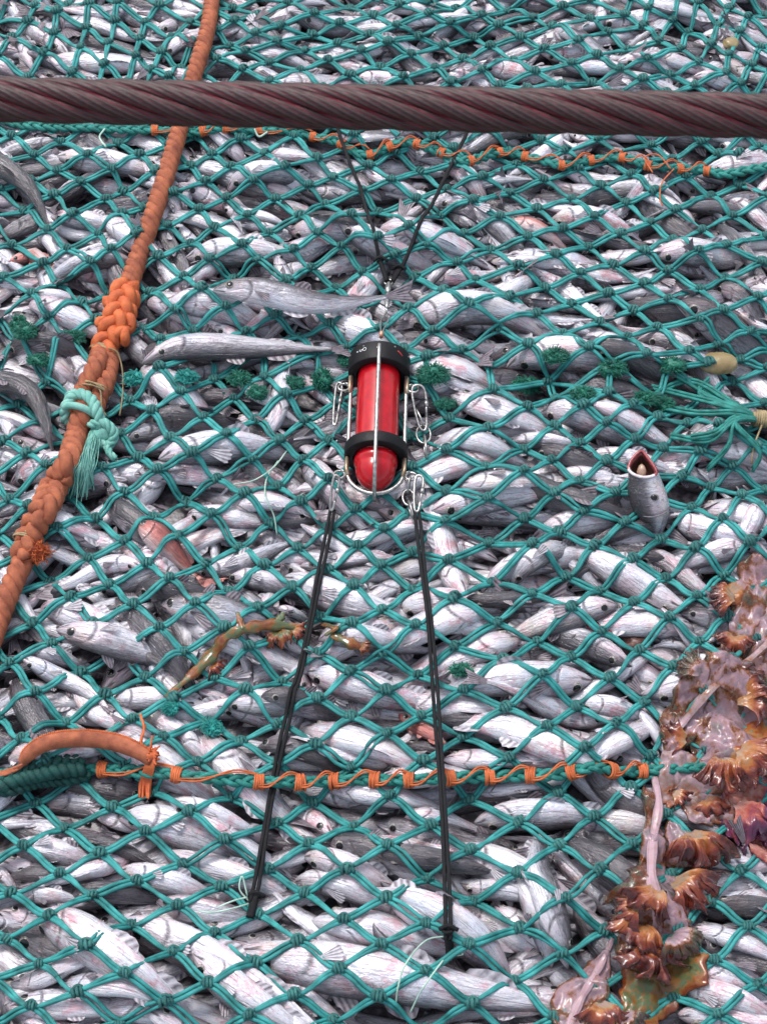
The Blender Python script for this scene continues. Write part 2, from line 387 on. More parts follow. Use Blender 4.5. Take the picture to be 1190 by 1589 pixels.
# ------------------------------------------------------------------ fish
NR, NS = 21, 14
TT = np.array([0, .015, .04, .075, .11, .15, .19, .24, .30, .36, .43, .50, .57, .64, .71, .78, .84, .89, .93, .97, 1.0])
HH = np.interp(TT, [0, .015, .04, .11, .2, .3, .4, .5, .62, .75, .86, .94, 1], [.06, .20, .36, .66, .9, 1, .99, .92, .76, .54, .33, .20, .17])
WW = np.interp(TT, [0, .015, .04, .11, .2, .3, .4, .5, .62, .75, .86, .94, 1], [.05, .19, .32, .55, .70, .72, .70, .64, .50, .33, .18, .09, .05])
ANG = np.arange(NS)*2*PI/NS
BF = []
for i in range(NR-1):
    for k in range(NS):
        k2 = (k+1) % NS
        BF.append((i*NS+k, i*NS+k2, (i+1)*NS+k2, (i+1)*NS+k))
BF.append(tuple(range(NS-1, -1, -1))); BF.append(tuple((NR-1)*NS+k for k in range(NS)))

def fish_mesh(P, h, roll, rnd, seed, red=False, fins=True, fold=None):
    """P: spine points snout->tail base (NR,3); h: body depth. returns verts, faces, mats, fz, fc (one continuous mesh)"""
    R = random.Random(seed)
    L = np.r_[0, np.cumsum(np.linalg.norm(np.diff(P, axis=0), axis=1))]; LT = L[-1]
    T, N, B = frames(P)
    cr, sr = math.cos(roll), math.sin(roll)
    D = N*cr+B*sr; Sd = np.cross(T, D)
    fat = R.uniform(.9, 1.15)
    hh = HH*h*.5; ww = WW*h*.5*fat
    ca, sa = np.cos(ANG), np.sin(ANG)
    V = P[:, None, :]+D[:, None, :]*(hh[:, None]*ca[None, :])[:, :, None]+Sd[:, None, :]*(ww[:, None]*(np.sign(sa)*np.abs(sa)**.9)[None, :])[:, :, None]
    # lower jaw a little forward, belly sag
    V[0, :, :] += -T[0]*(.0+.010*h*(1-ca))[:, None]
    fa = np.abs(((ANG+PI) % (2*PI))-PI)/PI
    fz = np.stack([np.repeat(TT, NS), np.tile(fa, NR), np.full(NR*NS, rnd)], 1)
    fc = np.stack([np.repeat(L, NS), np.tile(np.sin(ANG), NR)*h*.5+np.tile(np.cos(ANG), NR)*h*.1, np.tile(ca, NR)*h*.5+rnd*37+seed % 97], 1)
    v = [V.reshape(-1, 3)]; f = list(BF); mi = [0]*len(BF); n = NR*NS
    fzs = [fz]; fcs = [fc]
    def addp(vv, ff, m, par=None):
        nonlocal n
        vv = np.asarray(vv, float).reshape(-1, 3); v.append(vv)
        f.extend([tuple(i+n for i in q) for q in ff]); mi.extend([m]*len(ff)); n += len(vv)
        z_ = np.tile([.5, .5, rnd], (len(vv), 1))
        if par is not None: z_[:, 0] = par[:len(vv)]
        fzs.append(z_); fcs.append(vv*1.0)
    def at_t(t):
        i = min(max(bisect.bisect_right(TT.tolist(), t)-1, 0), NR-2); u = (t-TT[i])/(TT[i+1]-TT[i])
        lp = lambda A: A[i]*(1-u)+A[i+1]*u
        return lp(P), lp(T), lp(D), lp(Sd), lp(hh), lp(ww)
    # eyes: iris cone with black pupil cap
    er = h*.155*R.uniform(.9, 1.1)
    for s in (-1, 1):
        p, t, d, sd, hx, wx = at_t(.115)
        an = math.radians(70)
        c = p+d*math.cos(an)*hx*.9+sd*s*math.sin(an)*wx*.93
        nrm = d*.35+sd*s; nrm /= np.linalg.norm(nrm)
        u = t-np.dot(t, nrm)*nrm; u /= np.linalg.norm(u); w = np.cross(nrm, u)
        rs = [(1.0, -.3), (.92, .12), (.70, .26), (.0, .36)]
        vv = []; K = 9
        for (q, z) in rs[:3]:
            for k in range(K):
                a = 2*PI*k/K; vv.append(c+er*(q*(u*math.cos(a)+w*math.sin(a))+z*nrm))
        vv.append(c+er*.45*nrm)
        ff1 = []
        for j in range(2):
            for k in range(K):
                k2 = (k+1) % K
                q = (j*K+k, j*K+k2, (j+1)*K+k2, (j+1)*K+k); ff1.append(q if True else q[::-1])
        ff2 = [(2*K+k, 2*K+(k+1) % K, 3*K) for k in range(K)]
        n0 = n; vv = np.array(vv); v.append(vv)
        f.extend([tuple(i+n for i in q) for q in ff1]); mi.extend([2]*K+[2]*K)
        f.extend([tuple(i+n for i in q) for q in ff2]); mi.extend([3]*K); n += len(vv)
        fzs.append(np.tile([.1, .5, rnd], (len(vv), 1))); fcs.append(vv*1.0)
    if fins:
        def strip(t0, t1, hgt, sgn, lay, mat_, rays=7):
            vv = []; 
            for k in range(rays*2+1):
                u = k/(rays*2); t = t0+(t1-t0)*u
                p, tt, d, sd, hx, wx = at_t(t)
                base = p+d*sgn*hx*.93
                prof = math.sin(PI*min(1, u*1.15+.12))**.6*(1.0 if k % 2 == 0 else .9)*R.uniform(.92, 1.06)
                tip = base+(d*sgn*math.cos(lay)+sd*math.sin(lay)+tt*.7)*hgt*prof
                mid = (base+tip)/2+sd*math.sin(lay)*hgt*.08
                vv += [base, mid, tip]
            ff = []
            for k in range(rays*2):
                ff += [(3*k, 3*k+1, 3*k+4, 3*k+3), (3*k+1, 3*k+2, 3*k+5, 3*k+4)]
            addp(vv, ff, mat_, [(k//3) % 2 for k in range(200)])
        lay = R.uniform(-.9, .9)
        for (t0, t1, hg) in ((.30, .40, .34), (.45, .58, .28), (.66, .86, .24)):
            if R.random() < .2: continue
            strip(t0, t1, h*hg, 1, lay, 1, 5)
        for (t0, t1, hg) in ((.42, .6, .24), (.66, .86, .22)):
            if R.random() < .2: continue
            strip(t0, t1, h*hg, -1, R.uniform(-.8, .8), 4, 5)
        # pectoral fans
        for s in (-1, 1):
            if R.random() < .25: continue
            p, t, d, sd, hx, wx = at_t(.255)
            b0 = p+sd*s*wx*.95-d*hx*.15
            dirv = t*1.0+d*R.uniform(-.5, .4)+sd*s*.12; dirv /= np.linalg.norm(dirv)
            side = np.cross(dirv, sd*s); side /= np.linalg.norm(side)
            vv = [b0]; K = 9; ln = h*R.uniform(.55, 1.0)
            for k in range(K):
                a = (k/(K-1)-.5)*.55
                q = ln*(1 if k % 2 else .93)*(1-.35*abs(a))
                vv.append(b0+(dirv*math.cos(a)+side*math.sin(a))*q*.55+sd*s*h*.05)
                vv.append(b0+(dirv*math.cos(a)+side*math.sin(a))*q+sd*s*h*(.02 if k % 2 else .05))
            ff = []
            for k in range(K-1):
                ff += [(0, 1+2*k, 3+2*k), (1+2*k, 2+2*k, 4+2*k, 3+2*k)]
            addp(vv, ff, 1 if s > 0 else 4, [.5]+[(k//2) % 2 for k in range(200)])
        # tail fan, slightly forked
        p, t, d, sd, hx, wx = at_t(.999); vv = []; K = 13; ln = h*R.uniform(.85, 1.25); sp = R.uniform(.2, .42); cv = R.uniform(-.4, .4)
        for k in range(K):
            u = k/(K-1)*2-1
            b0 = p+d*hx*.95*u
            a = u*sp
            q = ln*(.72+.28*abs(u))*(1 if k % 2 == 0 else .95)*R.uniform(.95, 1.03)
            dr = t*math.cos(a)+d*math.sin(a)
            vv += [b0, b0+dr*q*.5+sd*cv*h*.06, b0+dr*q+sd*cv*h*.25+sd*R.uniform(-.03, .03)*h]
        ff = []
        for k in range(K-1):
            ff += [(3*k, 3*k+1, 3*k+4, 3*k+3), (3*k+1, 3*k+2, 3*k+5, 3*k+4)]
        addp(vv, ff, 1, [(k//3) % 2 for k in range(200)])
    return np.concatenate(v), f, mi, np.concatenate(fzs), np.concatenate(fcs)

def fish_object(name, parts, mats, loc=None):
    vs, fs, ms, zs, cs = [], [], [], [], []; n = 0
    for (v, f, mi, fz, fc) in parts:
        vs.append(v); fs.extend([tuple(i+n for i in q) for q in f]) if n else fs.extend(f)
        ms.extend(mi); zs.append(fz); cs.append(fc); n += len(v)
    v = np.concatenate(vs)
    if loc is None: loc = v.mean(0)
    me = bpy.data.meshes.new(name); me.from_pydata((v-loc).tolist(), [], fs)
    for m in mats: me.materials.append(m)
    me.polygons.foreach_set('material_index', ms); me.polygons.foreach_set('use_smooth', [True]*len(fs))
    a = me.attributes.new('fz', 'FLOAT_VECTOR', 'POINT'); a.data.foreach_set('vector', np.concatenate(zs).astype(np.float32).ravel())
    a = me.attributes.new('fc', 'FLOAT_VECTOR', 'POINT'); a.data.foreach_set('vector', np.concatenate(cs).astype(np.float32).ravel())
    me.update()
    o = bpy.data.objects.new(name, me); COL.objects.link(o); o.location = loc
    return o
FM = [M['fish'], M['fin'], M['iris'], M['pupil'], M['palefin']]
FMR = [M['redfish'], M['redfish'], M['iris'], M['pupil'], M['redfish']]

# height field of the heap
GX0, GX1, GY0, GY1, GS = -1.22, 1.22, -1.42, 1.86, .006
gx = np.arange(GX0, GX1, GS); gy = np.arange(GY0, GY1, GS)
XX, YY = np.meshgrid(gx, gy)
FLOOR = -.135
HF = bulge(XX, YY)+FLOOR
ID = np.full(HF.shape, -1)
def hs_at(x, y):
    i = int((y-GY0)/GS); j = int((x-GX0)/GS)
    i = min(max(i, 0), HF.shape[0]-1); j = min(max(j, 0), HF.shape[1]-1)
    return HF[i, j]
def stamp(P, al, av, idn):
    for k in range(len(P)):
        x, y, z = P[k]; a = max(al[k], .004); c = av[k]
        j0 = max(int((x-a-GX0)/GS), 0); j1 = min(int((x+a-GX0)/GS)+2, HF.shape[1])
        i0 = max(int((y-a-GY0)/GS), 0); i1 = min(int((y+a-GY0)/GS)+2, HF.shape[0])
        if j0 >= j1 or i0 >= i1: continue
        d2 = ((XX[i0:i1, j0:j1]-x)**2+(YY[i0:i1, j0:j1]-y)**2)/a**2
        zz = np.where(d2 < 1, z+c*np.sqrt(np.maximum(0, 1-d2)), -9)
        sub = HF[i0:i1, j0:j1]; up = zz > sub
        sub[up] = zz[up]; ID[i0:i1, j0:j1][up] = idn
ROLL = {'W': 134, 'F': 93, 'D': 26, 'G': 66, 'R': 80, 'V': 112}
FISH = []
def lay_fish(xy, h, roll, sink=.55, dive=0., cap=None, lift=0., rnd=None, red=False, look='F'):
    """xy: (n,2) curve snout->tail base; finds its height on the heap, records the fish"""
    C = resample(xy, n=60); L = np.r_[0, np.cumsum(np.linalg.norm(np.diff(C, axis=0), axis=1))]; s = TT*L[-1]
    C = np.stack([np.interp(s, L, C[:, 0]), np.interp(s, L, C[:, 1])], 1)
    hh = HH*h*.5; ww = WW*h*.5
    c2 = math.cos(roll)**2
    av = np.sqrt(c2*hh**2+(1-c2)*ww**2); al = np.sqrt(c2*ww**2+(1-c2)*hh**2)
    g = np.array([max(hs_at(x+dx, y+dy) for dx, dy in ((0, 0), (a*.4, 0), (-a*.4, 0), (0, a*.4), (0, -a*.4))) for (x, y), a in zip(C, al)])
    z = g+av*(1-sink)
    # stiff body: smooth, low order fit
    A = np.stack([TT**k for k in range(4)], 1); co, *_ = np.linalg.lstsq(A, z, rcond=None); zf = A @ co
    z = zf*.85+z*.15; z = np.convolve(np.r_[z[0], z, z[-1]], [.25, .5, .25], 'valid')
    lim = np.array([bulge(x, y) for x, y in C])
    z = np.minimum(z, lim+(.012 if cap is None else cap)-av*.3)+lift
    if dive: z = z-dive*np.clip((TT-.45)/.55, 0, 1)**1.5
    P = np.column_stack([C, z])
    idn = len(FISH)
    stamp(P, al, av, idn)
    FISH.append(dict(P=P, h=h, roll=roll, rnd=rng.random() if rnd is None else rnd, red=red, look=look, seed=idn*13+5, traced=False, vis=0))
    return FISH[-1]
def rand_fish(level, small=False):
    best = None
    for _ in range(3 if small else 9):
        x = random.uniform(-1.12, 1.12); y = random.uniform(-1.32 if level == 0 else level, 1.78)
        i = int((y-GY0)/GS); j = int((x-GX0)/GS)
        sub = HF[max(i-5, 0):i+6:2, max(j-14, 0):j+15:3]
        s = float(np.mean(sub)-bulge(x, y)) + random.uniform(0, .008)
        if best is None or s < best[0]: best = (s, x, y)
    _, x, y = best
    L = random.triangular(.18, .36, .26); h = L*random.uniform(.155, .205)
    if small: L = random.uniform(.13, .23); h = L*random.uniform(.16, .215)
    a = random.gauss(-.12, .48)
    if x < -.3 and y > 0: a = random.gauss(-.35, .5)
    if random.random() < .1: a = random.uniform(-1.5, 1.5)
    if random.random() < .5: a += PI
    bend = random.gauss(0, .07)*L; s_ = random.gauss(0, .03)*L
    ts = np.linspace(-.5, .5, 9); u = np.array([math.cos(a), math.sin(a)]); w = np.array([-u[1], u[0]])
    xy = np.array([np.array([x, y])+u*t*L+w*(bend*(1-4*t*t)+s_*math.sin(6*t)) for t in ts])
    lk = random.choices(['W', 'V', 'F', 'G', 'D'], [.22, .26, .28, .13, .11])[0]
    roll = math.radians(ROLL[lk]+random.uniform(-16, 16))*random.choice((-1, 1))
    lay_fish(xy, h, roll, sink=random.uniform(.5, .72), look=lk)
for _ in range(1150): rand_fish(0)

# fish followed from the photograph: region, snout, tail, width (2x zoom units), look
REG = {1: (0, 0), 2: (590, 0), 3: (0, 400), 4: (590, 400), 5: (0, 800), 6: (590, 800), 7: (0, 1189), 8: (590, 1189)}
TR = [
(7,0,440,210,560,110,'D'),(7,0,260,220,262,60,'D'),(7,200,330,430,335,60,'D'),(7,460,340,660,372,80,'G'),(7,170,150,330,200,64,'D'),(7,1000,170,1190,240,76,'D'),
(7,0,172,230,215,80,'V'),(7,390,200,110,292,62,'W'),(7,15,330,190,352,46,'W'),(7,345,245,580,310,84,'V'),(7,490,205,800,300,86,'W'),(7,350,100,650,190,112,'V'),
(7,515,70,860,180,66,'W'),(7,610,125,900,262,66,'W'),(7,900,270,1190,392,76,'W'),(7,930,218,1210,322,80,'W'),(7,0,605,220,570,60,'W'),(7,170,620,440,690,66,'W'),
(7,280,700,560,724,92,'W'),(7,0,680,240,704,92,'V'),(7,590,545,800,685,104,'V'),(7,700,660,960,800,94,'F'),(7,850,610,1110,790,66,'W'),(7,960,420,1230,455,116,'W'),(7,960,520,1240,600,108,'V'),
(7,90,385,640,775,116,'W'),(7,345,408,1000,800,122,'V'),(7,712,500,1800,690,150,'F'),(7,440,720,760,830,90,'V'),(7,-30,380,120,400,70,'V'),(7,100,780,420,790,70,'V'),
(8,0,170,200,202,66,'W'),(8,210,185,490,310,108,'W'),(8,0,235,180,260,76,'D'),(8,0,310,215,378,56,'V'),(8,40,398,240,436,90,'W'),(8,250,300,420,352,56,'W'),(8,-20,470,210,592,104,'W'),
(8,410,592,150,440,96,'W'),(8,540,552,430,345,62,'W'),(8,360,365,520,490,66,'V'),(8,560,165,730,300,120,'D'),(8,690,172,850,205,66,'D'),(8,610,372,740,500,96,'G'),
(8,78,100,270,104,54,'W'),(8,300,90,540,92,86,'W'),(8,590,90,830,112,80,'V'),(8,600,640,320,690,90,'V'),(8,150,762,340,775,66,'D'),(8,400,750,640,770,70,'W'),
(8,960,560,1230,640,90,'V'),(8,930,600,1130,690,66,'W'),(8,940,700,1230,800,96,'W'),(8,970,445,1170,525,70,'W'),(8,1050,438,1230,475,60,'W'),(8,1030,380,1230,400,76,'D'),(8,220,350,420,480,76,'W'),
(5,340,180,460,325,90,'D'),(5,400,150,720,205,76,'D'),(5,480,200,850,258,96,'G'),(5,560,250,880,335,90,'W'),(5,100,190,400,315,90,'V'),(5,20,430,110,560,80,'D'),(5,200,460,360,545,90,'V'),
(5,310,500,580,502,76,'V'),(5,260,132,450,95,56,'W'),(5,678,105,960,165,66,'V'),(5,870,100,1220,205,90,'W'),(5,280,590,600,790,100,'W'),(5,615,598,830,800,104,'W'),(5,680,520,910,510,66,'W'),
(5,800,520,1080,545,66,'D'),(5,920,575,1220,690,98,'W'),(5,780,640,1100,725,86,'G'),(5,1010,460,1210,440,80,'V'),(5,940,400,1070,430,86,'W'),(5,980,325,1210,332,66,'W'),(5,0,680,210,650,70,'W'),
(5,60,352,190,372,52,'V'),(5,840,215,940,225,28,'W'),(5,980,262,1210,292,70,'W'),(5,420,690,640,790,80,'V'),(5,1000,760,1200,790,80,'W'),
(6,960,215,590,8,86,'W'),(6,262,190,215,40,84,'W'),(6,400,135,570,25,70,'V'),(6,270,205,500,165,60,'D'),(6,720,190,430,205,56,'V'),(6,740,220,400,292,90,'V'),(6,985,262,725,262,92,'W'),
(6,330,248,150,292,88,'W'),(6,50,210,210,200,80,'W'),(6,440,310,235,365,96,'W'),(6,60,262,-40,300,90,'W'),(6,410,412,610,372,60,'F'),(6,740,560,330,488,78,'V'),(6,665,430,520,445,96,'W'),
(6,620,510,760,535,56,'W'),(6,50,470,170,482,90,'W'),(6,150,400,330,420,76,'W'),(6,690,745,285,605,104,'W'),(6,865,560,665,685,90,'W'),(6,170,560,310,562,60,'D'),(6,60,635,260,645,60,'D'),(6,830,470,930,460,90,'W'),
(6,95,692,-60,680,66,'W'),(6,0,760,190,742,70,'W'),(6,200,700,370,702,60,'W'),(6,290,772,570,760,56,'W'),(6,915,412,1030,410,46,'W'),(6,270,430,410,478,50,'F'),(6,560,590,670,635,60,'V'),(6,1180,30,1000,60,60,'W'),
(4,150,75,340,82,62,'W'),(4,230,108,440,112,66,'W'),(4,60,112,170,120,90,'W'),(4,120,165,340,205,60,'V'),(4,628,158,765,172,54,'W'),(4,400,228,550,242,90,'W'),(4,10,270,225,302,88,'W'),
(4,220,350,420,402,90,'V'),(4,500,380,610,402,80,'W'),(4,655,410,745,440,66,'W'),(4,400,525,155,605,96,'W'),(4,165,500,260,510,70,'W'),(4,480,500,610,540,60,'D'),(4,390,590,650,672,96,'D'),
(4,250,655,450,640,70,'V'),(4,160,720,310,700,80,'W'),(4,560,580,690,602,50,'W'),(4,645,620,750,622,70,'G'),(4,480,752,760,720,70,'W'),(4,640,515,770,540,60,'W'),(4,820,548,1050,602,60,'V'),(4,915,482,1090,492,60,'V'),
(4,1000,668,1200,745,90,'V'),(4,1190,690,1130,800,60,'V'),(4,580,330,690,352,80,'D'),(4,920,90,1090,180,90,'D'),(4,760,30,880,60,90,'D'),(4,900,700,1080,790,70,'W'),(4,640,250,780,280,80,'D'),
(3,430,490,530,490,56,'W'),(3,480,560,660,540,88,'W'),(3,395,580,840,622,76,'G'),(3,930,500,1040,625,70,'W'),(3,430,430,630,430,66,'D'),(3,440,40,550,72,86,'W'),(3,500,112,600,122,76,'W'),(3,900,60,1010,112,86,'W'),
(3,430,205,660,178,70,'D'),(3,420,250,490,305,86,'W'),(3,225,300,110,240,80,'V'),(3,0,580,150,602,76,'W'),(3,20,480,110,522,70,'F'),(3,30,690,140,722,66,'W'),(3,560,690,780,722,60,'W'),(3,600,482,770,512,60,'D'),
(3,680,690,910,702,60,'W'),(3,300,650,410,742,70,'D'),(3,70,60,170,92,76,'W'),(3,0,200,270,215,64,'D'),(3,620,40,780,80,66,'W'),(3,1060,170,1180,190,70,'W'),(3,650,150,740,215,60,'V'),
(1,160,388,250,400,66,'W'),(1,690,480,790,472,56,'W'),(1,140,588,320,600,60,'V'),(1,300,590,430,660,70,'W'),(1,540,490,720,530,70,'V'),(1,880,600,1000,625,70,'W'),(1,560,690,660,692,76,'W'),(1,700,690,560,760,60,'W'),
(1,430,410,500,520,60,'V'),(1,1040,640,1160,660,70,'W'),(1,740,170,640,178,40,'W'),(1,1080,140,1180,152,46,'W'),(1,960,225,1060,235,46,'W'),(1,700,195,820,200,50,'W'),
(2,500,65,640,70,50,'W'),(2,740,120,840,125,50,'W'),(2,310,120,400,130,50,'W'),(2,350,235,460,240,66,'W'),(2,20,40,100,60,50,'V'),(2,840,95,930,105,44,'W'),(2,530,560,660,590,60,'W'),(2,680,680,800,690,66,'W'),
(2,850,710,960,700,70,'W'),(2,400,690,600,700,70,'V'),(2,0,620,80,640,76,'W'),(2,560,100,700,110,56,'W'),(2,880,250,1000,262,50,'W'),(2,980,150,1060,160,44,'W'),(2,1010,430,1190,425,80,'V'),
]
def px2(reg, x, y): ox, oy = REG[reg]; return ox+x*.50420, oy+y*.50442
def lay_px(pts, wpx, look, **kw):
    Q = [at(*q) for q in pts]
    mid = Q[len(Q)//2]; sc = FPX/np.linalg.norm(mid-CAM)
    h = wpx/sc*1.1
    if look in ('W', 'D'): h *= 1.18
    xy = np.array([q[:2] for q in Q])
    L = np.linalg.norm(np.diff(xy, axis=0), axis=1).sum()
    dive = kw.pop('dive', 0)
    if L < 4.3*h and len(xy) == 2:
        u = (xy[1]-xy[0])/np.linalg.norm(xy[1]-xy[0]); xy[1] = xy[0]+u*4.3*h; dive = max(dive, .03)
    if len(xy) == 2:
        u = xy[1]-xy[0]; w = np.array([-u[1], u[0]]); b = random.gauss(0, .035)
        xy = np.array([xy[0]+u*t+w*b*(1-4*(t-.5)**2) for t in np.linspace(0, 1, 7)])
    rl = math.radians(ROLL[look]+random.uniform(-12, 12))
    sgn = kw.pop('sgn', random.choice((-1, 1)))
    if look in ('W', 'V') and 'rnd' not in kw: kw['rnd'] = random.uniform(.55, 1.)
    if look == 'D' and 'rnd' not in kw: kw['rnd'] = random.uniform(0, .4)
    F = lay_fish(xy, h, rl*sgn, dive=dive, look=look, **kw); F['traced'] = True
    return F
random.shuffle(TR)
for (rg, x0, y0, x1, y1, w, lk) in TR:
    lay_px([px2(rg, x0, y0), px2(rg, x1, y1)], w*.504, lk, sink=.55, cap=.02)
for _ in range(190): rand_fish(-.36, True)
for _ in range(16): rand_fish(-1.0, True)
SPECIAL = []
def special(pts, w, look, label, **kw):
    F = lay_px(pts, w, look, **kw); F['label'] = label; F['special'] = True; SPECIAL.append(F); return F
special([px2(8, 592, 560), px2(8, 535, 440), px2(8, 488, 300), px2(8, 498, 180), px2(8, 575, 122)], 46, 'V', 'white fish bent into a hook, head down, left of the brown jelly', cap=.045, lift=.006, rnd=.2)
special([(211, 790), (240, 808), (300, 852)], 40, 'R', 'small red fish, head left, under the net below the frayed teal tassel', red=True, rnd=.3, cap=.03, sgn=-1)
special([(628, 1572), (618, 1600), (600, 1650)], 26, 'R', 'tiny pink fish head, head up, at the bottom edge below the right black cord', red=True, rnd=.5, cap=.03)
special([(620, 1068), (660, 1095), (700, 1130)], 30, 'R', 'pinkish red fish beside the right black cord above the lower laced seam', red=True, rnd=.5, cap=.02)
special([(0, 360), (40, 345), (80, 390)], 24, 'R', 'reddish fish lying below the dark fish at the upper left edge', red=True, rnd=.4, cap=.02)
special([(790, 300), (850, 318), (905, 335)], 24, 'R', 'pinkish red fish below the upper seam, right of the upper right cord', red=True, rnd=.6, cap=.02)

# ------------------------------------------------------------------ smoothed top of the heap for everything that lies on it
def blur(A, k):
    for ax in (0, 1):
        ker = np.ones(2*k+1)/(2*k+1)
        A = np.apply_along_axis(lambda v: np.convolve(np.pad(v, k, mode='edge'), ker, 'valid'), ax, A)
    return A
def dil(A, k):
    B_ = A.copy()
    for s in range(1, k+1):
        for ax in (0, 1):
            B_ = np.maximum(B_, np.roll(A, s, ax)); B_ = np.maximum(B_, np.roll(A, -s, ax))
    return B_
DH = dil(HF, 2)
SM = blur(blur(HF, 4), 4)*.5+blur(DH, 5)*.5
NETH = np.maximum(blur(DH, 2), SM)
def bil(A, x, y):
    fx = (x-GX0)/GS; fy = (y-GY0)/GS
    j = int(min(max(fx, 0), A.shape[1]-2)); i = int(min(max(fy, 0), A.shape[0]-2)); u = min(max(fx-j, 0), 1); v = min(max(fy-i, 0), 1)
    return (A[i, j]*(1-u)+A[i, j+1]*u)*(1-v)+(A[i+1, j]*(1-u)+A[i+1, j+1]*u)*v
TOPF = lambda x, y: bil(SM, x, y)
neth = lambda x, y: bil(NETH, x, y)
hfz = lambda x, y: bil(DH, x, y)

# ------------------------------------------------------------------ the net: knots followed from the photograph, one lattice per panel
def rows(reg, s, items):
    ox, oy = reg; return {(a, b): (ox+x*s, oy+y*s) for (a, b, x, y) in items}
Z2 = .5042
D_ = {}
D_.update(rows((0, 1189), Z2, [(5,-1,715,95),(7,-1,960,115),(0,0,115,110),(2,0,345,135),(4,0,585,150),(6,0,850,178),(8,0,1090,185),(1,1,205,190),(3,1,450,215),(5,1,695,230),(7,1,950,250),(9,1,1187,262),
 (0,2,70,262),(2,2,310,275),(4,2,565,300),(6,2,820,318),(8,2,1065,325),(1,3,185,340),(3,3,425,352),(5,3,675,372),(7,3,940,390),(9,3,1182,410),(0,4,45,398),(2,4,290,415),(4,4,545,430),(6,4,800,450),(8,4,1060,478),
 (1,5,155,475),(3,5,410,497),(5,5,665,515),(7,5,920,540),(9,5,1172,555),(0,6,20,540),(2,6,270,560),(4,6,535,580),(6,6,785,605),(8,6,1040,630),(1,7,125,615),(3,7,385,645),(5,7,645,675),(7,7,905,705),(9,7,1165,720),
 (2,8,240,702),(4,8,515,737),(6,8,770,770),(8,8,1030,785),(1,9,100,745)]))
D_.update(rows((590, 1189), Z2, [(9,-1,30,100),(11,-1,275,105),(13,-1,545,85),(15,-1,765,75),(10,0,150,190),(12,0,420,182),(14,0,650,160),(11,1,280,265),(13,1,545,245),(15,1,770,240),(10,2,145,345),(12,2,420,335),(14,2,675,335),(18,2,1110,325),
 (11,3,285,415),(13,3,560,415),(10,4,145,490),(12,4,425,500),(14,4,685,510),(16,4,910,510),(18,4,1130,500),(11,5,270,560),(13,5,555,590),(17,5,1025,600),(10,6,135,635),(12,6,405,665),(18,6,1155,675),(11,7,280,738),(13,7,535,770),(17,7,1035,770)]))
C_ = {}
C_.update(rows((0, 800), Z2, [(3,0,365,140),(5,0,535,150),(7,0,725,160),(9,0,920,160),(11,0,1095,165),(2,1,250,205),(4,1,440,215),(6,1,615,222),(8,1,805,225),(10,1,1000,230),(12,1,1172,225),
 (1,2,130,265),(3,2,315,280),(5,2,510,285),(7,2,700,290),(9,2,890,295),(11,2,1090,293),(2,3,200,340),(6,3,590,355),(12,3,1180,358),(1,4,75,405),(5,4,475,425),(7,4,680,430),(9,4,870,430),(11,4,1080,435),
 (2,5,130,480),(4,5,350,490),(6,5,545,490),(8,5,760,500),(10,5,975,495),(12,5,1180,493),(1,6,15,540),(3,6,230,560),(5,6,425,565),(7,6,660,565),(9,6,870,565),(11,6,1095,565),(2,7,85,620),(4,7,300,635),(8,7,735,630),(10,7,965,640),(12,7,1185,627),
 (9,8,865,700),(11,8,1090,700),(10,9,970,775),(2,-1,285,70),(4,-1,475,75),(6,-1,645,90),(8,-1,820,95),(10,-1,1005,100),(12,-1,1180,105),(5,-2,560,15),(7,-2,740,20),(9,-2,915,30),(11,-2,1105,45)]))
C_.update(rows((590, 800), Z2, [(13,0,100,155),(15,0,345,142),(17,0,560,120),(19,0,765,85),(14,-1,205,95),(16,-1,450,70),(18,-1,640,50),(15,-2,325,15),(14,1,215,215),(16,1,470,195),(18,1,680,155),(20,1,870,120),(22,1,1055,95),
 (13,2,110,285),(15,2,350,265),(17,2,575,240),(19,2,775,200),(21,2,965,180),(14,3,235,340),(16,3,475,320),(18,3,680,285),(20,3,880,255),(13,4,115,420),(15,4,365,390),(17,4,592,375),(19,4,785,340),(21,4,975,320),
 (14,5,240,470),(16,5,485,440),(18,5,695,420),(20,5,890,405),(13,6,125,555),(15,6,390,528),(17,6,595,505),(19,6,810,495),(14,7,255,600),(16,7,500,590),(18,7,715,580),(20,7,895,560),(13,8,130,690),(15,8,395,675),(17,8,610,665),(19,8,815,650),(14,9,255,750),(16,9,520,740),(18,9,735,735)]))
C_.update(rows((0, 400), Z2, [(4,-3,480,745),(6,-3,665,745),(8,-3,855,755),(3,-4,397,663),(5,-4,585,685),(7,-4,760,692),(9,-4,930,700),(4,-5,510,610),(6,-5,675,630),(8,-5,860,618),(3,-6,450,548),(5,-6,615,560),(7,-6,790,565),(9,-6,940,575),
 (4,-7,545,495),(6,-7,715,500),(8,-7,860,505),(10,-7,1020,490),(3,-8,485,430),(5,-8,640,435),(7,-8,795,430),(9,-8,965,460),(2,-9,415,375),(4,-9,580,370),(6,-9,740,370),(8,-9,900,385)]))
C_.update(rows((590, 400), Z2, [(14,-3,195,770),(16,-3,440,745),(18,-3,620,735),(15,-4,325,700),(17,-4,530,675),(14,-5,205,660),(16,-5,435,630),(18,-5,605,628),(15,-6,325,590),(17,-6,530,575),(19,-6,695,572),(14,-7,200,545),(16,-7,450,530),(18,-7,610,520),(17,-8,545,460),(19,-8,695,465),(18,-9,620,425),
 ]))
C_.update({(20,-7):(983,656),(21,-6):(1024,669),(22,-5):(1071,676),(21,-4):(1044,722),(22,-3):(1097,728),(21,-2):(1064,767),(22,-1):(1109,782),(21,0):(1075,825),(19,-2):(958,792),(19,-4):(948,742),(21,2):(1079,889),(-2,0):(-60,868),(0,-9):(120,590),(1,-6):(150,678),(0,-3):(60,770)})
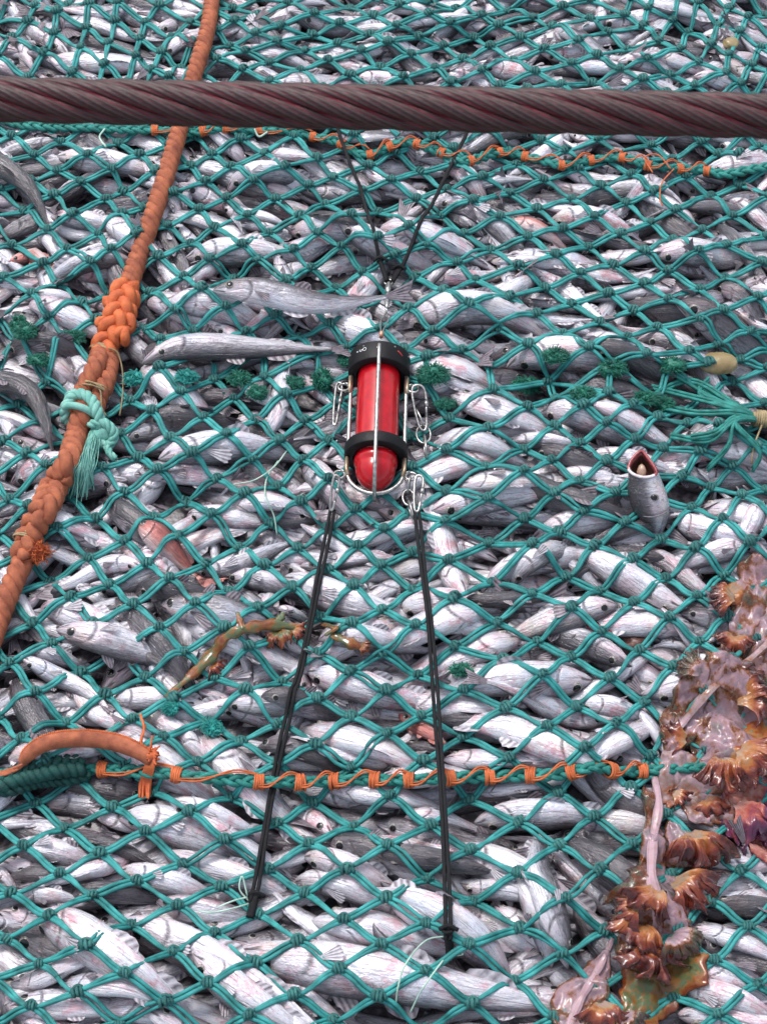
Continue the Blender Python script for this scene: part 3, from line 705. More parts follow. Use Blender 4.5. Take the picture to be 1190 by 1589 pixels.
B_ = {(0,0):(234.5,457.5),(2,0):(312,457),(1,1):(277,485),(3,1):(351,485),(0,2):(223,514),(2,2):(301,512),(4,2):(385,517),(6,2):(462,527),(7,1):(513,509),(8,2):(539,541),(8,0):(553,479),(5,-1):(445,441),(6,0):(472,467),(7,-1):(521,448),(3,-1):(364,434),
 (2,-2):(324,407),(1,-1):(288,431),(0,-2):(246,403),(4,-2):(402,410),(8,-2):(562,425),(-4,0):(92,442),(-5,1):(52,463),(-4,2):(76,494),(-3,1):(130,473),(-5,-1):(65.5,414),(-6,-2):(21,383),(-3,-1):(143,421),(-4,-2):(105,388),(-5,-3):(74,357),(-6,-4):(38,328),
 (-2,-2):(174,394),(-3,-3):(156,364),(-4,-4):(115,337),(-5,-5):(86,308),(-6,0):(7.5,433),(1,-3):(297,378),(0,-4):(260,354),(1,-5):(310,331),(0,-6):(272,306),(2,-4):(337,356),(3,-3):(376,385),(5,-3):(454,389),(4,-4):(416,363),(3,-5):(386,336),(2,-6):(349,308),(1,-7):(320,284),
 (0,-8):(295,260),(2,-8):(358,263),(3,-7):(396,289),(4,-6):(426,312),(5,-5):(466,337),(6,-4):(492,364),(7,-3):(534,398),(1,-9):(330,242),(2,-10):(376,220),(3,-9):(411,242),(4,-8):(442,265),(5,-7):(479,291),(6,-6):(504,317),(7,-5):(547,346),(8,-4):(587,376),
 (4,-10):(456,215),(5,-9):(492,250),(6,-8):(518,276),(7,-7):(560,300),(8,-6):(587,331),(7,-9):(572,260),(6,-2):(481,419),(-4,-6):(124,287),(-5,-7):(91,264),(-6,-8):(54,240),(-7,-9):(18,215),(-3,-5):(164,317),(-3,-7):(174,271),(-4,-8):(136,244),(-5,-9):(98,221),(-2,-6):(193,298),(-3,-9):(184,224),
 (9,-1):(606,461),(9,1):(590,516),(10,-2):(645,431),(10,0):(632,488),(11,-1):(688,459),(11,1):(671,519),(12,0):(724,488),(12,-2):(739,434),(13,-1):(790,464),(13,1):(775,516),(14,0):(830,492),(14,-2):(845,445),(15,-1):(885,473),(15,1):(877,521),(16,0):(927,501),
 (9,-3):(615,406),(11,-3):(708,408),(10,-4):(664,381),(9,-5):(633,359),(13,-3):(804,414),(12,-4):(757,388),(11,-5):(720,364),(10,-6):(681,337),(9,-7):(645,313),(8,-8):(605,285),(15,-3):(899,427),(14,-4):(860,399),(13,-5):(817,371),(12,-6):(774,341),(11,-7):(736,320),(10,-8):(694,296),(9,-9):(654,268),(8,-10):(615,238),
 (14,-6):(870,359),(13,-7):(831,327),(12,-8):(788,302),(11,-9):(749,279),(10,-10):(704,260),(14,-8):(886,312),(13,-9):(842,283),(12,-10):(799,258),(14,-10):(897,265),(15,-9):(933,291),(16,-8):(971,317),(17,-7):(1008,346),(18,-6):(1041,374),(19,-5):(1082,404),(20,-4):(1122,434),(21,-3):(1172,467),
 (16,-10):(979,272),(17,-9):(1013,302),(18,-8):(1049,328),(19,-7):(1089,357),(20,-6):(1124,383),(21,-5):(1182,414),(18,-10):(1061,280),(19,-9):(1103,307),(20,-8):(1137,337),(21,-7):(1187,369),(20,-10):(1146,288),(15,-7):(923,340),(16,-6):(962,367),(17,-5):(998,395),(18,-4):(1036,423),(19,-3):(1084,452),(20,-2):(1122,487),
 (15,-5):(910,385),(16,-4):(952,414),(17,-3):(998,442),(18,-2):(1035,472),(19,-1):(1081,502),(16,-2):(942,458),(17,-1):(983,486),(18,0):(1017,515),(17,1):(973,527),(16,2):(910,548),(18,2):(1001,560),(19,1):(1066,550),(20,0):(1112,538),(17,3):(948,570),(19,3):(1039,573)}
A_ = rows((400, 0), .3361, [(0,0,105,125),(1,1,250,160),(2,2,365,205),(3,3,475,250),(4,4,570,310),(5,5,670,370),(0,2,90,205),(1,3,215,245),(2,4,320,295),(3,5,430,360),(0,4,55,290),(1,5,190,345),(2,0,385,120),(3,1,515,165),(4,2,600,220),(5,3,710,270),(6,4,815,325),(7,5,900,385),
 (2,-2,420,50),(3,-1,535,80),(4,0,640,130),(5,1,740,175),(6,2,850,220),(7,3,950,280),(8,4,1030,340),(9,5,1120,400),(4,-2,660,40),(5,-1,790,85),(6,0,890,125),(7,1,1000,180),(8,2,1075,225),(9,3,1180,290),(6,-2,910,45),(7,-1,1030,85),(8,0,1110,125),(8,-2,1150,50)])
A_.update(rows((790, 0), .3361, [(9,1,50,185),(10,2,155,235),(11,3,285,305),(12,4,380,380),(10,0,195,130),(9,-1,115,90),(11,1,320,200),(12,2,400,265),(13,3,510,330),(14,4,610,390),(10,-2,240,45),(12,0,450,155),(13,1,540,230),(14,2,640,290),(15,3,740,345),(16,4,850,400),(12,-2,525,75),(13,-1,620,130),(14,0,690,190),(15,1,790,240),(16,2,870,295),(17,3,1000,360),
 (14,-2,640,40),(15,-1,750,100),(16,0,830,150),(17,1,930,210),(18,2,1020,260),(19,3,1110,310)]))
A_.update({(-1,3):(380,82),(-1,1):(397,55),(-3,1):(336,49),(-2,4):(336,99),(-1,5):(376,113),(-5,1):(264,59),(-6,0):(225,34),(-7,-1):(181,7),(-7,1):(218,62),(-8,0):(178,35),(-9,-1):(141,13),(-6,2):(250,84),(-5,3):(281,109),(-9,1):(168,67),(-8,2):(210,91),(-10,0):(134,44),(-11,-1):(91,25),(-11,1):(128,79),(-12,0):(84,54)})
def tps(anch, reg):
    K = np.array([k for k in anch], float); Q = np.array([at(*anch[k], dz=.004)[:2] for k in anch])
    sc = np.array([.1, .1]); X = K*sc
    n = len(X); d = np.linalg.norm(X[:, None]-X[None], axis=2)
    U = np.where(d > 0, d*d*np.log(d+1e-12), 0)+np.eye(n)*reg
    Pm = np.c_[np.ones(n), X]
    Am = np.zeros((n+3, n+3)); Am[:n, :n] = U; Am[:n, n:] = Pm; Am[n:, :n] = Pm.T
    W = np.linalg.solve(Am, np.r_[Q, np.zeros((3, 2))])
    lo, hi = K.min(0), K.max(0)
    co = np.linalg.lstsq(Pm, Q, rcond=None)[0]
    def f(a, b):
        # inside: thin plate; outside: continue from the rim with the mean lattice step
        ac, bc = min(max(a, lo[0]-1), hi[0]+1), min(max(b, lo[1]-1), hi[1]+1)
        x = np.array([ac, bc])*sc; dd = np.linalg.norm(X-x, axis=1); u = np.where(dd > 0, dd*dd*np.log(dd+1e-12), 0)
        v = u @ W[:n]+np.r_[1, x] @ W[n:]
        return v+np.array([(a-ac)*.1, (b-bc)*.1]) @ co[1:]
    return f
fD, fC, fB, fA = tps(D_, .0008), tps(C_, .0008), tps(B_, .0006), tps(A_, .002)
LOW = [(-300,1222),(-60,1216),(60,1206),(150,1195),(270,1203),(400,1214),(520,1214),(650,1211),(760,1206),(880,1202),(1000,1198),(1100,1192),(1250,1186),(1500,1175)]
UPP = [(-300,190),(-60,190),(60,196),(160,200),(240,203),(310,207),(400,204),(490,215),(540,230),(570,243),(630,222),(690,240),(725,250),(775,238),(820,245),(870,257),(920,250),(965,245),(1005,257),(1050,262),(1095,268),(1140,272),(1250,280),(1500,300)]
lowW = np.array([at(*q) for q in LOW]); uppW = np.array([at(*q) for q in UPP])
seamL = lambda x: np.interp(x, lowW[:, 0], lowW[:, 1]); seamU = lambda x: np.interp(x, uppW[:, 0], uppW[:, 1])
net_root = root('trawl_net', (0, 0, -.1))
tag(net_root, 'teal knotted trawl net with double twine, stretched tight over the whole heap of fish', 'fishing net')
SR, KR = .0037, .0088
def leg(mb, p, q, two=True):
    d = q-p; Ln = math.hypot(*d)
    if Ln < .012: return
    u = d/Ln; w = np.array([-u[1], u[0]]); n = 7
    zp, zq = neth(*p)+.006, neth(*q)+.006
    hx = np.array([math.copysign(min(.0062, abs(d[0])*.11), d[0]), 0.])*random.uniform(.35, 1.0)
    for s in ((-1, 1) if two else (0,)):
        bow = random.gauss(.0003, .0009); off = random.uniform(.72, .95)*SR
        cs = random.random() < .18
        pts = []
        for k in range(n):
            t = k/(n-1); f = math.sin(PI*t)
            ss = s*(1-2*t) if cs else s
            xy = p+d*t+w*(ss*off+s*bow*f)+hx*math.sin(2*PI*t)*(.5+.5*abs(math.cos(PI*t)))
            z = max(zp*(1-t)+zq*t-.005*f, hfz(*xy)+.001)
            if k in (0, n-1): z -= .003
            pts.append([xy[0], xy[1], z])
        P = np.array(pts)
        for _ in range(3): P[1:-1, 2] = .3*P[:-2, 2]+.4*P[1:-1, 2]+.3*P[2:, 2]
        P[1:-1, 2] = np.maximum(P[1:-1, 2], [bil(HF, a_, b_)+SR*.8 for a_, b_, _ in P[1:-1]])
        tube(mb, P, SR*random.uniform(.9, 1.08), 6, 0, cap=False)
def knot(mb, p, ang=0., size=1.):
    z = neth(*p)+.007; c = np.array([p[0], p[1], z])
    u = np.array([math.cos(ang), math.sin(ang), 0]); w = np.array([-u[1], u[0], 0]); up = np.array([0, 0, 1.])
    Mx = np.array([u, w, up]).T
    blob(mb, c, (.0100*size*random.uniform(.8, 1.15), .0066*size*random.uniform(.8, 1.1), .0056*size), 1, 8, 5, .2, random.randrange(999), Mx)
    # the wraps of the knot
    n = 26; tn = random.uniform(2., 3.2); tl_ = random.gauss(0, .35); P = []
    for k in range(n):
        t = k/(n-1); a = t*tn*2*PI+1
        rr = .0062*size
        P.append(c+u*((t-.5)*.0150*size)+w*(math.cos(a)*rr*1.05+(t-.5)*.012*tl_)+up*(math.sin(a)*rr*.9))
    tube(mb, P, .0030*size, 5, 1)
    P = [c-u*.011*size-w*.003, c-u*.004*size+w*.0075*size+up*.002, c+u*.005*size+w*.0072*size+up*.003, c+u*.012*size-w*.002]
    tube(mb, catmull(P, 3), .0028*size, 5, 1)
def inb(p): return -1.13 < p[0] < 1.13 and -1.33 < p[1] < 1.78
def panel(f, arange, brange, keep, name, label, extra=None):
    """keep(a,b,p) -> bool; legs that leave the panel are clipped on the seam"""
    pos = {}
    for a in range(*arange):
        for b in range(*brange):
            if (a+b) % 2 == 0:
                p = f(a, b)+np.array([random.gauss(0, .0018), random.gauss(0, .0018)])
                if inb(p): pos[(a, b)] = p
    mb = MB()
    ok = {k: keep(k, p) for k, p in pos.items()}
    for (a, b), p in pos.items():
        for da in (1, -1):
            k2 = (a+da, b+1)
            if k2 not in pos: continue
            q = pos[k2]
            if np.linalg.norm(q-p) > .17: continue
            o1, o2 = ok[(a, b)], ok[k2]
            if not (o1 or o2): continue
            p_, q_ = p, q
            if not o1 or not o2:
                if not o1: p_, q_ = q, p
                # walk toward the seam
                lo, hi = 0., 1.
                for _ in range(12):
                    m_ = (lo+hi)/2
                    if keep((a+.5*da, b+.5), p_+(q_-p_)*m_): lo = m_
                    else: hi = m_
                q_ = p_+(q_-p_)*lo
            leg(mb, p_, q_)
    for k, p in pos.items():
        if ok[k]: 
            kk = (k[0]+2, k[1]); ang = 0
            if kk in pos: d = pos[kk]-p; ang = math.atan2(d[1], d[0])
            knot(mb, p, ang+random.gauss(0, .2), random.uniform(.85, 1.15))
    if extra: extra(mb, pos)
    o = mb.build(name, [M['net'], M['knot']], net_root); o['label'] = label
    return pos
pD = panel(fD, (-10, 28), (-4, 18), lambda k, p: p[1] < seamL(p[0])-.006, 'net_panel', 'wide-meshed panel below the lower orange-laced seam')
pC = panel(fC, (-8, 30), (-9, 14), lambda k, p: p[1] > seamL(p[0])+.006 and k[1] >= -9.01, 'net_panel', 'middle panel behind the red lamp, between the green tufts and the lower seam')
def join(mb, pos):
    top_ = [(k, p) for k, p in pC.items() if k[1] == -9 or (k[1] == -8 and False)]
    b3 = [p for k, p in pos.items() if k[1] == 3 and p[1] < seamU(p[0])]
    for k, p in top_:
        c = sorted(b3, key=lambda q: np.linalg.norm(q-p)*(1 if q[1] > p[1] else 2))[:2]
        for q in c:
            if np.linalg.norm(q-p) < .15: leg(mb, p, q)
pB = panel(fB, (-16, 30), (-14, 4), lambda k, p: p[1] < seamU(p[0])-.006 and k[1] <= 3.01, 'net_panel', 'finer-meshed panel below the cable and above the green tufts', join)
pA = panel(fA, (-26, 34), (-14, 12), lambda k, p: p[1] > seamU(p[0])+.006, 'net_panel', 'far panel above the steel cable')

# seams: plaited green rope with orange wraps and a running orange twine
def on(px, py, dz=.0):
    d = ray(px, py); z = dz; p = None
    for _ in range(9):
        p = CAM+d*((z-CAM[2])/d[2]); z = .5*z+.5*(neth(p[0], p[1])+dz)
    return CAM+d*((z-CAM[2])/d[2])
def seam(pts, wraps, label, ks=1.0):
    P = resample(catmull([on(*q, .008) for q in pts], 8), step=.012)
    for k in range(2): P[1:-1, 2] = (P[:-2, 2]+P[1:-1, 2]+P[2:, 2])/3
    P[:, 2] = np.maximum(P[:, 2], [hfz(x, y)+.006 for x, y, _ in P])
    for k in range(3): P[1:-1, 2] = (P[:-2, 2]+P[1:-1, 2]+P[2:, 2])/3+.0006
    w = np.interp(np.arange(len(P)), np.arange(0, len(P), 7), rng.uniform(.004, .0085, len(range(0, len(P), 7))))
    mb = MB(); plait(mb, P, w, .0050, .075, 0, 7, 3); 
    plait(mb, P+np.array([0, .006, -.004]), w*.7, .0036, .05, 0, 6, 2)
    s = mb.build('seam_rope', M['seam'], net_root); s['label'] = label
    prev = None; zz = MB()
    for (x, y) in wraps:
        c = on(x, y, .008); i = int(np.argmin(np.linalg.norm(P-c, axis=1))); c = P[i]+np.array([0, 0, .0]); t = P[min(i+1, len(P)-1)]-P[max(i-1, 0)]
        mb = MB(); t = t/np.linalg.norm(t)
        for k in range(5):
            ring(mb, c+t*(k-2)*.0036*ks, t+np.array([random.uniform(-.12, .12), random.uniform(-.12, .12), 0]), .0122*ks*random.uniform(.9, 1.1), .0024*ks, 16, 5, 0, (1.1, .92))
        mb.build('lashing', M['twine'], s)
        if prev is not None and np.linalg.norm(prev-c) < .4:
            m1 = prev+(c-prev)*.3+np.array([0, -.012, .010]); m2 = prev+(c-prev)*.7+np.array([0, .012, .014])
            tube(zz, catmull([prev+np.array([0, -.012, .006]), m1, m2, c+np.array([0, .012, .006])], 5), .0019*ks, 5)
            tube(zz, catmull([prev+np.array([0, -.010, .008]), m1+np.array([.003, .005, .001]), m2+np.array([.002, -.004, 0]), c+np.array([0, .010, .008])], 5), .0013*ks, 5)
        prev = c
    zz.build('lashing_twine', M['twine'], s)
    return P
seam(LOW[1:-1], [(160,1197),(272,1204),(400,1216),(460,1218),(516,1215),(576,1215),(636,1210),(700,1208),(756,1203),(826,1200),(886,1204),(943,1200),(996,1200)], 'green plaited seam rope with orange wraps across the lower third')
seam(UPP[1:-1], [(240,203),(315,207),(352,205),(399,201),(487,213),(530,228),(571,245),(602,215),(645,219),(683,242),(724,247),(775,238),(818,246),(868,257),(919,250),(964,245),(1006,256),(1050,264),(1094,266)], 'green seam rope with orange wraps just below the cable', .8)
# frayed tufts along the mended row
def tuft(px, py, w, h, mt, seed):
    R = random.Random(seed); c = on(px, py, .010); sc = FPX/np.linalg.norm(c-CAM)
    a, b = w/sc/2*.85, h/sc/2*.8; mb = MB()
    blob(mb, c, (a*.82, b*.85, b*.7), 0, 16, 11, .22, seed)
    for k in range(260):
        th = R.uniform(0, 2*PI); ph = R.uniform(-.2, 1.2)
        d = np.array([math.cos(th)*math.cos(ph)*a, math.sin(th)*math.cos(ph)*b*1.1, math.sin(ph)*b])
        st = c+d*.55; e = c+d*R.uniform(.85, 1.08)+np.array([R.gauss(0, .003), R.gauss(0, .003), R.gauss(0, .002)])
        mid = (st+e)/2+np.array([R.gauss(0, .003), R.gauss(0, .003), .001])
        tube(mb, [st, mid, e], [.0011, .0010, .0005], 4, 0, cap=False)
    mb.build('frayed_knot', mt, net_root)
for i, (x, y, w, h, k) in enumerate([(208,588,40,30,1),(290,586,44,30,1),(372,588,46,30,0),(400,610,40,30,0),(455,595,46,26,0),(40,516,46,34,0),(60,560,46,26,0),(116,524,44,28,0),(30,505,30,40,0),(672,582,70,46,0),(820,600,40,36,0),(862,553,54,32,0),(905,612,50,30,0),(950,571,56,40,0),(1040,568,60,34,0),(808,598,34,26,0),(540,560,40,26,0),(1000,620,60,30,0),(1030,628,40,30,0),(690,628,40,20,0),(500,590,40,50,0),(715,1040,46,26,0),(330,1130,40,30,1),(265,1100,30,26,1)]):
    tuft(x, y, w, h, M['tuftteal'] if k else M['tuft'], 50+i)
# strands gathered and bound with khaki twine at the right edge
mb = MB()
for (x, y, bx, by) in [(1099,588,1085,610),(1039,575,1080,600),(1010,600,1060,612),(1024,630,1080,640),(1071,678,1110,670),(1000,620,1070,590),(1097,728,1130,690),(1040,676,1100,682),(1167,729,1178,700)]:
    for o_ in (-2, 3):
        P = catmull([on(x, y+o_, .008), on(bx, by+o_, .016), on(1140, 640+(by-640)*.25+o_, .022), on(1178, 650+o_*.6, .026)], 6)
        tube(mb, P, .0036, 6)
o = mb.build('gathered_strand', M['seam'], net_root); o['label'] = 'dark green strands drawn together into a khaki binding at the right edge'
mb = MB(); c = on(1182, 650, .026); c2 = on(1230, 655, .024); t = c2-c; t /= np.linalg.norm(t)
for k in range(9): ring(mb, c+t*(k-3)*.0042, t+np.array([0, random.uniform(-.1, .1), 0]), .0155, .0028, 16, 5)
tube(mb, [c-t*.02, c+t*.03], .0135, 12); tube(mb, catmull([c+[0, -.01, 0], on(1170, 690, .01), on(1165, 720, .012)], 5), .002, 5)
mb.build('binding', M['khaki'], net_root)
mb = MB(); helix_rope(mb, catmull([c, c2, on(1320, 660, .01)], 6), .013, .05, 3)
mb.build('gathered_strand', M['seam'], net_root)

# ------------------------------------------------------------------ fish lying on top of the net
def lift_fish(pts, wpx, look, label, up=.010, sgn=1, rnd=.4, **kw):
    Q = [on(*q) for q in pts]; sc = FPX/np.linalg.norm(Q[0]-CAM); h = wpx/sc*1.1
    C = resample(catmull(Q, 8), n=60); s = TT*59
    P = np.stack([np.interp(s, np.arange(60), C[:, k]) for k in range(3)], 1)
    r = math.radians(ROLL[look])*sgn; hv = WW*h*.5*abs(math.sin(r))+HH*h*.5*abs(math.cos(r))
    z = np.array([max(neth(x, y), hfz(x, y)) for x, y, _ in P])
    co = np.polyfit(TT, z, 2); P[:, 2] = np.polyval(np.polyfit(TT, z, 1), TT)*.5+z.max()*.5+hv*.6+up-.006
    F = dict(P=P, h=h, roll=r, rnd=rnd, red=False, look=look, seed=9000+len(FISH), traced=True, vis=9999, label=label, special=True)
    FISH.append(F); return F
lift_fish([(331, 453), (400, 478), (500, 490), (600, 487)], 40, 'G', 'grey fish loose on top of the net, the upper of two, tail at the swivel', sgn=-1, rnd=.5)
lift_fish([(222, 568), (290, 556), (400, 552), (515, 553)], 41, 'F', 'grey fish on top of the net, the lower of two, tail at the lamp', sgn=1, rnd=.5)
wf = lift_fish([(92, 988), (150, 1000), (230, 1000), (350, 1020)], 48, 'F', 'white fish with its head poking through a mesh, left of the green-brown weed', up=.0, sgn=1, rnd=.75)
wf['P'][:, 2] -= .055*np.clip((TT-.28)/.5, 0, 1)
lift_fish([(-50, 600), (0, 607), (45, 622), (68, 650), (82, 700)], 40, 'D', 'dark fish arching over the net at the left edge beside the pale teal tassel', up=.004, rnd=.1)
lift_fish([(-60, 225), (0, 268), (50, 305), (80, 360)], 38, 'D', 'dark fish bent across the net at the left edge below the steel cable', up=.0, rnd=.1)

# ------------------------------------------------------------------ every visible fish is a thing; the buried rest of the heap is one mass
sx_, sy_ = ID.shape[1], ID.shape[0]
ids, cnt = np.unique(ID[::1, ::1], return_counts=True)
fy_, fx_ = np.nonzero(ID >= 0)
zz_ = HF[fy_, fx_]; xs_, ys_ = gx[fx_], gy[fy_]
c_, s_ = math.cos(PITCH), math.sin(PITCH)
dep = (ys_-CAM[1])*c_-(zz_-CAM[2])*s_
PX = W0/2+FPX*(xs_-CAM[0])/dep; PY = H0/2-FPX*((ys_-CAM[1])*s_+(zz_-CAM[2])*c_)/dep
inn = (PX > 0) & (PX < W0) & (PY > 0) & (PY < H0)
wgt = inn*(3.5/dep)**2
ii = ID[fy_, fx_]
vis = np.bincount(ii, weights=wgt, minlength=len(FISH)); cx = np.bincount(ii, weights=wgt*PX, minlength=len(FISH)); cy = np.bincount(ii, weights=wgt*PY, minlength=len(FISH))
allv = np.bincount(ii, minlength=len(FISH))
for k, F in enumerate(FISH):
    if F['vis'] != 9999: F['vis'] = vis[k]; F['all'] = allv[k]
    else: F['all'] = 9999
    if vis[k] > 0: F['c'] = (cx[k]/vis[k], cy[k]/vis[k])
    else:
        m_ = F['P'][8]; F['c'] = proj(m_)
order = sorted(range(len(FISH)), key=lambda k: -(FISH[k]['vis']+(5000 if FISH[k].get('special') else 0)))
chosen = [k for k in order[:296] if FISH[k]['vis'] > 6]
chs = set(chosen)
LMK = [('the red lamp', 585, 650), ('the orange rope splice', 180, 490), ('the pale teal tassel', 130, 710), ('the orange stitched sleeve', 140, 1150), ('the gaping fish head', 1008, 765),
 ('the brown jelly mass', 1090, 1150), ('the tan lump', 1115, 565), ('the green-brown weed', 400, 990), ('the left cord end', 392, 1410), ('the right cord end', 697, 1465), ('the hooked white fish', 845, 1350),
 ('the khaki binding', 1180, 650), ('the red offal', 935, 975), ('the rope and cable crossing', 292, 160), ('the right cord top', 730, 200), ("the cable's right end", 1150, 180), ("the cable's left end", 30, 150), ('the lower left photo corner', 20, 1570), ('the lower right photo corner', 1170, 1570), ('the small red fish', 245, 810), ('the upper loose grey fish', 450, 480)]
def mesh_words(n): return ['level', 'half a mesh', 'one mesh', 'one and a half meshes', 'two meshes', 'two and a half meshes', 'three meshes', 'three and a half meshes', 'four meshes', 'four and a half meshes', 'five meshes', 'over five meshes'][min(n, 11)]
TONE = {'W': 'white-bellied', 'V': 'pale', 'F': 'silver', 'G': 'grey', 'D': 'dark-backed', 'R': 'reddish'}
used = {}
def fish_label(F):
    if F.get('label'): used[F['label']] = 1; return F['label']
    x, y = F['c']; h = proj(F['P'][0]); t = proj(F['P'][-1]); dx, dy = h[0]-t[0], h[1]-t[1]
    head = ('right' if dx > 0 else 'left') if abs(dx) > abs(dy) else ('down' if dy > 0 else 'up')
    mw = 95 if y < 1200 else 125; mh = 52 if y < 560 else (66 if y < 1200 else 78)
    if y < 120: mw, mh = 74, 28
    for (nm, lx, ly) in sorted(LMK, key=lambda q: (q[1]-x)**2+((q[2]-y)*1.3)**2)[:5]:
        nx = int(round(abs(x-lx)/mw*2)); ny = int(round(abs(y-ly)/mh*2))
        hz = '' if nx == 0 else mesh_words(nx)+(' left' if x < lx else ' right')
        vt = '' if ny == 0 else mesh_words(ny)+(' below' if y > ly else ' above')
        tail = (hz+' and '+vt if hz and vt else hz or vt)
        tail = (tail+' of '+nm if vt == '' and hz else (tail+' '+nm if vt else 'right beside '+nm))
        for adj in ('', 'big ' if F['h'] > .062 else ('slim ' if F['h'] < .047 else 'mid-sized ')):
            L_ = '%s%s fish, head %s, %s' % (adj, TONE[F['look']], head, tail)
            if L_ not in used and len(L_.split()) <= 16: used[L_] = 1; return L_
    for (nm, lx, ly) in sorted(LMK, key=lambda q: (q[1]-x)**2+((q[2]-y)*1.3)**2)[:8]:
        nx = int(round(abs(x-lx)/mw)); ny = int(round(abs(y-ly)/mh))
        if nx+ny == 0: continue
        W_ = lambda n_: mesh_words(min(n_*2, 11))
        tl = ((W_(nx)+(' left' if x < lx else ' right')) if nx else '')+(' and ' if nx and ny else '')+((W_(ny)+(' below ' if y > ly else ' above ')) if ny else ' of ')+nm
        tilt = 'level' if abs(dy) < .15*abs(dx) else ('steep' if abs(dy) > .6*abs(dx) else 'slanting')
        for adj in (tilt, 'big '+tilt if F['h'] > .058 else 'slim '+tilt):
            L_ = '%s %s fish, head %s, %s' % (adj, TONE[F['look']], head, tl.replace('  ', ' '))
            if L_ not in used and len(L_.split()) <= 16: used[L_] = 1; return L_
    L_ = '%s fish with head %s near %s, %s' % (TONE[F['look']], head, nm, tilt); used[L_] = 1
    return L_
rest = []
for k in order:
    F = FISH[k]; far = F['all'] < 4
    prt = fish_mesh(F['P'], F['h'], F['roll'], F['rnd'], F['seed'], fins=not far)
    if k in chs:
        o = fish_object('red_fish' if F['red'] else 'fish', [prt], FMR if F['red'] else FM)
        tag(o, fish_label(F), 'fish', None if F.get('special') else 'silver fish packed under the net')
    else: rest.append(prt)
o = fish_object('fish_heap', rest, FM, np.zeros(3)); o['kind'] = 'stuff'; tag(o, 'buried and smaller fish filling the heap between the larger ones', 'fish')
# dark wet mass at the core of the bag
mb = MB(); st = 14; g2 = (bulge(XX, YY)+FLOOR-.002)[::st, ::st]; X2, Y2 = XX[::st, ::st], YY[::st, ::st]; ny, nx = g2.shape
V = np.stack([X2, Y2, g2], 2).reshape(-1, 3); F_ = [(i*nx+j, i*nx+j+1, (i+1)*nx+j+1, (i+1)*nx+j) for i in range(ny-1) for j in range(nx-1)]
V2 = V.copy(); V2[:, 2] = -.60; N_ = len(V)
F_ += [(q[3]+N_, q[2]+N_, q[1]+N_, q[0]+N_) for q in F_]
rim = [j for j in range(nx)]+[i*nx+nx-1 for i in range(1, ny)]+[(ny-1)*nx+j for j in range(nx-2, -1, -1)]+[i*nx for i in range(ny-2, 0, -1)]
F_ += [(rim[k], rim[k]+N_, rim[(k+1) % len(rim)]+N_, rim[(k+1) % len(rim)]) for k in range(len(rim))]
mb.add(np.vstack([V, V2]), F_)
tag(mb.build('heap_core', M['fin']), 'dark packed core of the heap under all the fish', 'fish', kind='stuff')

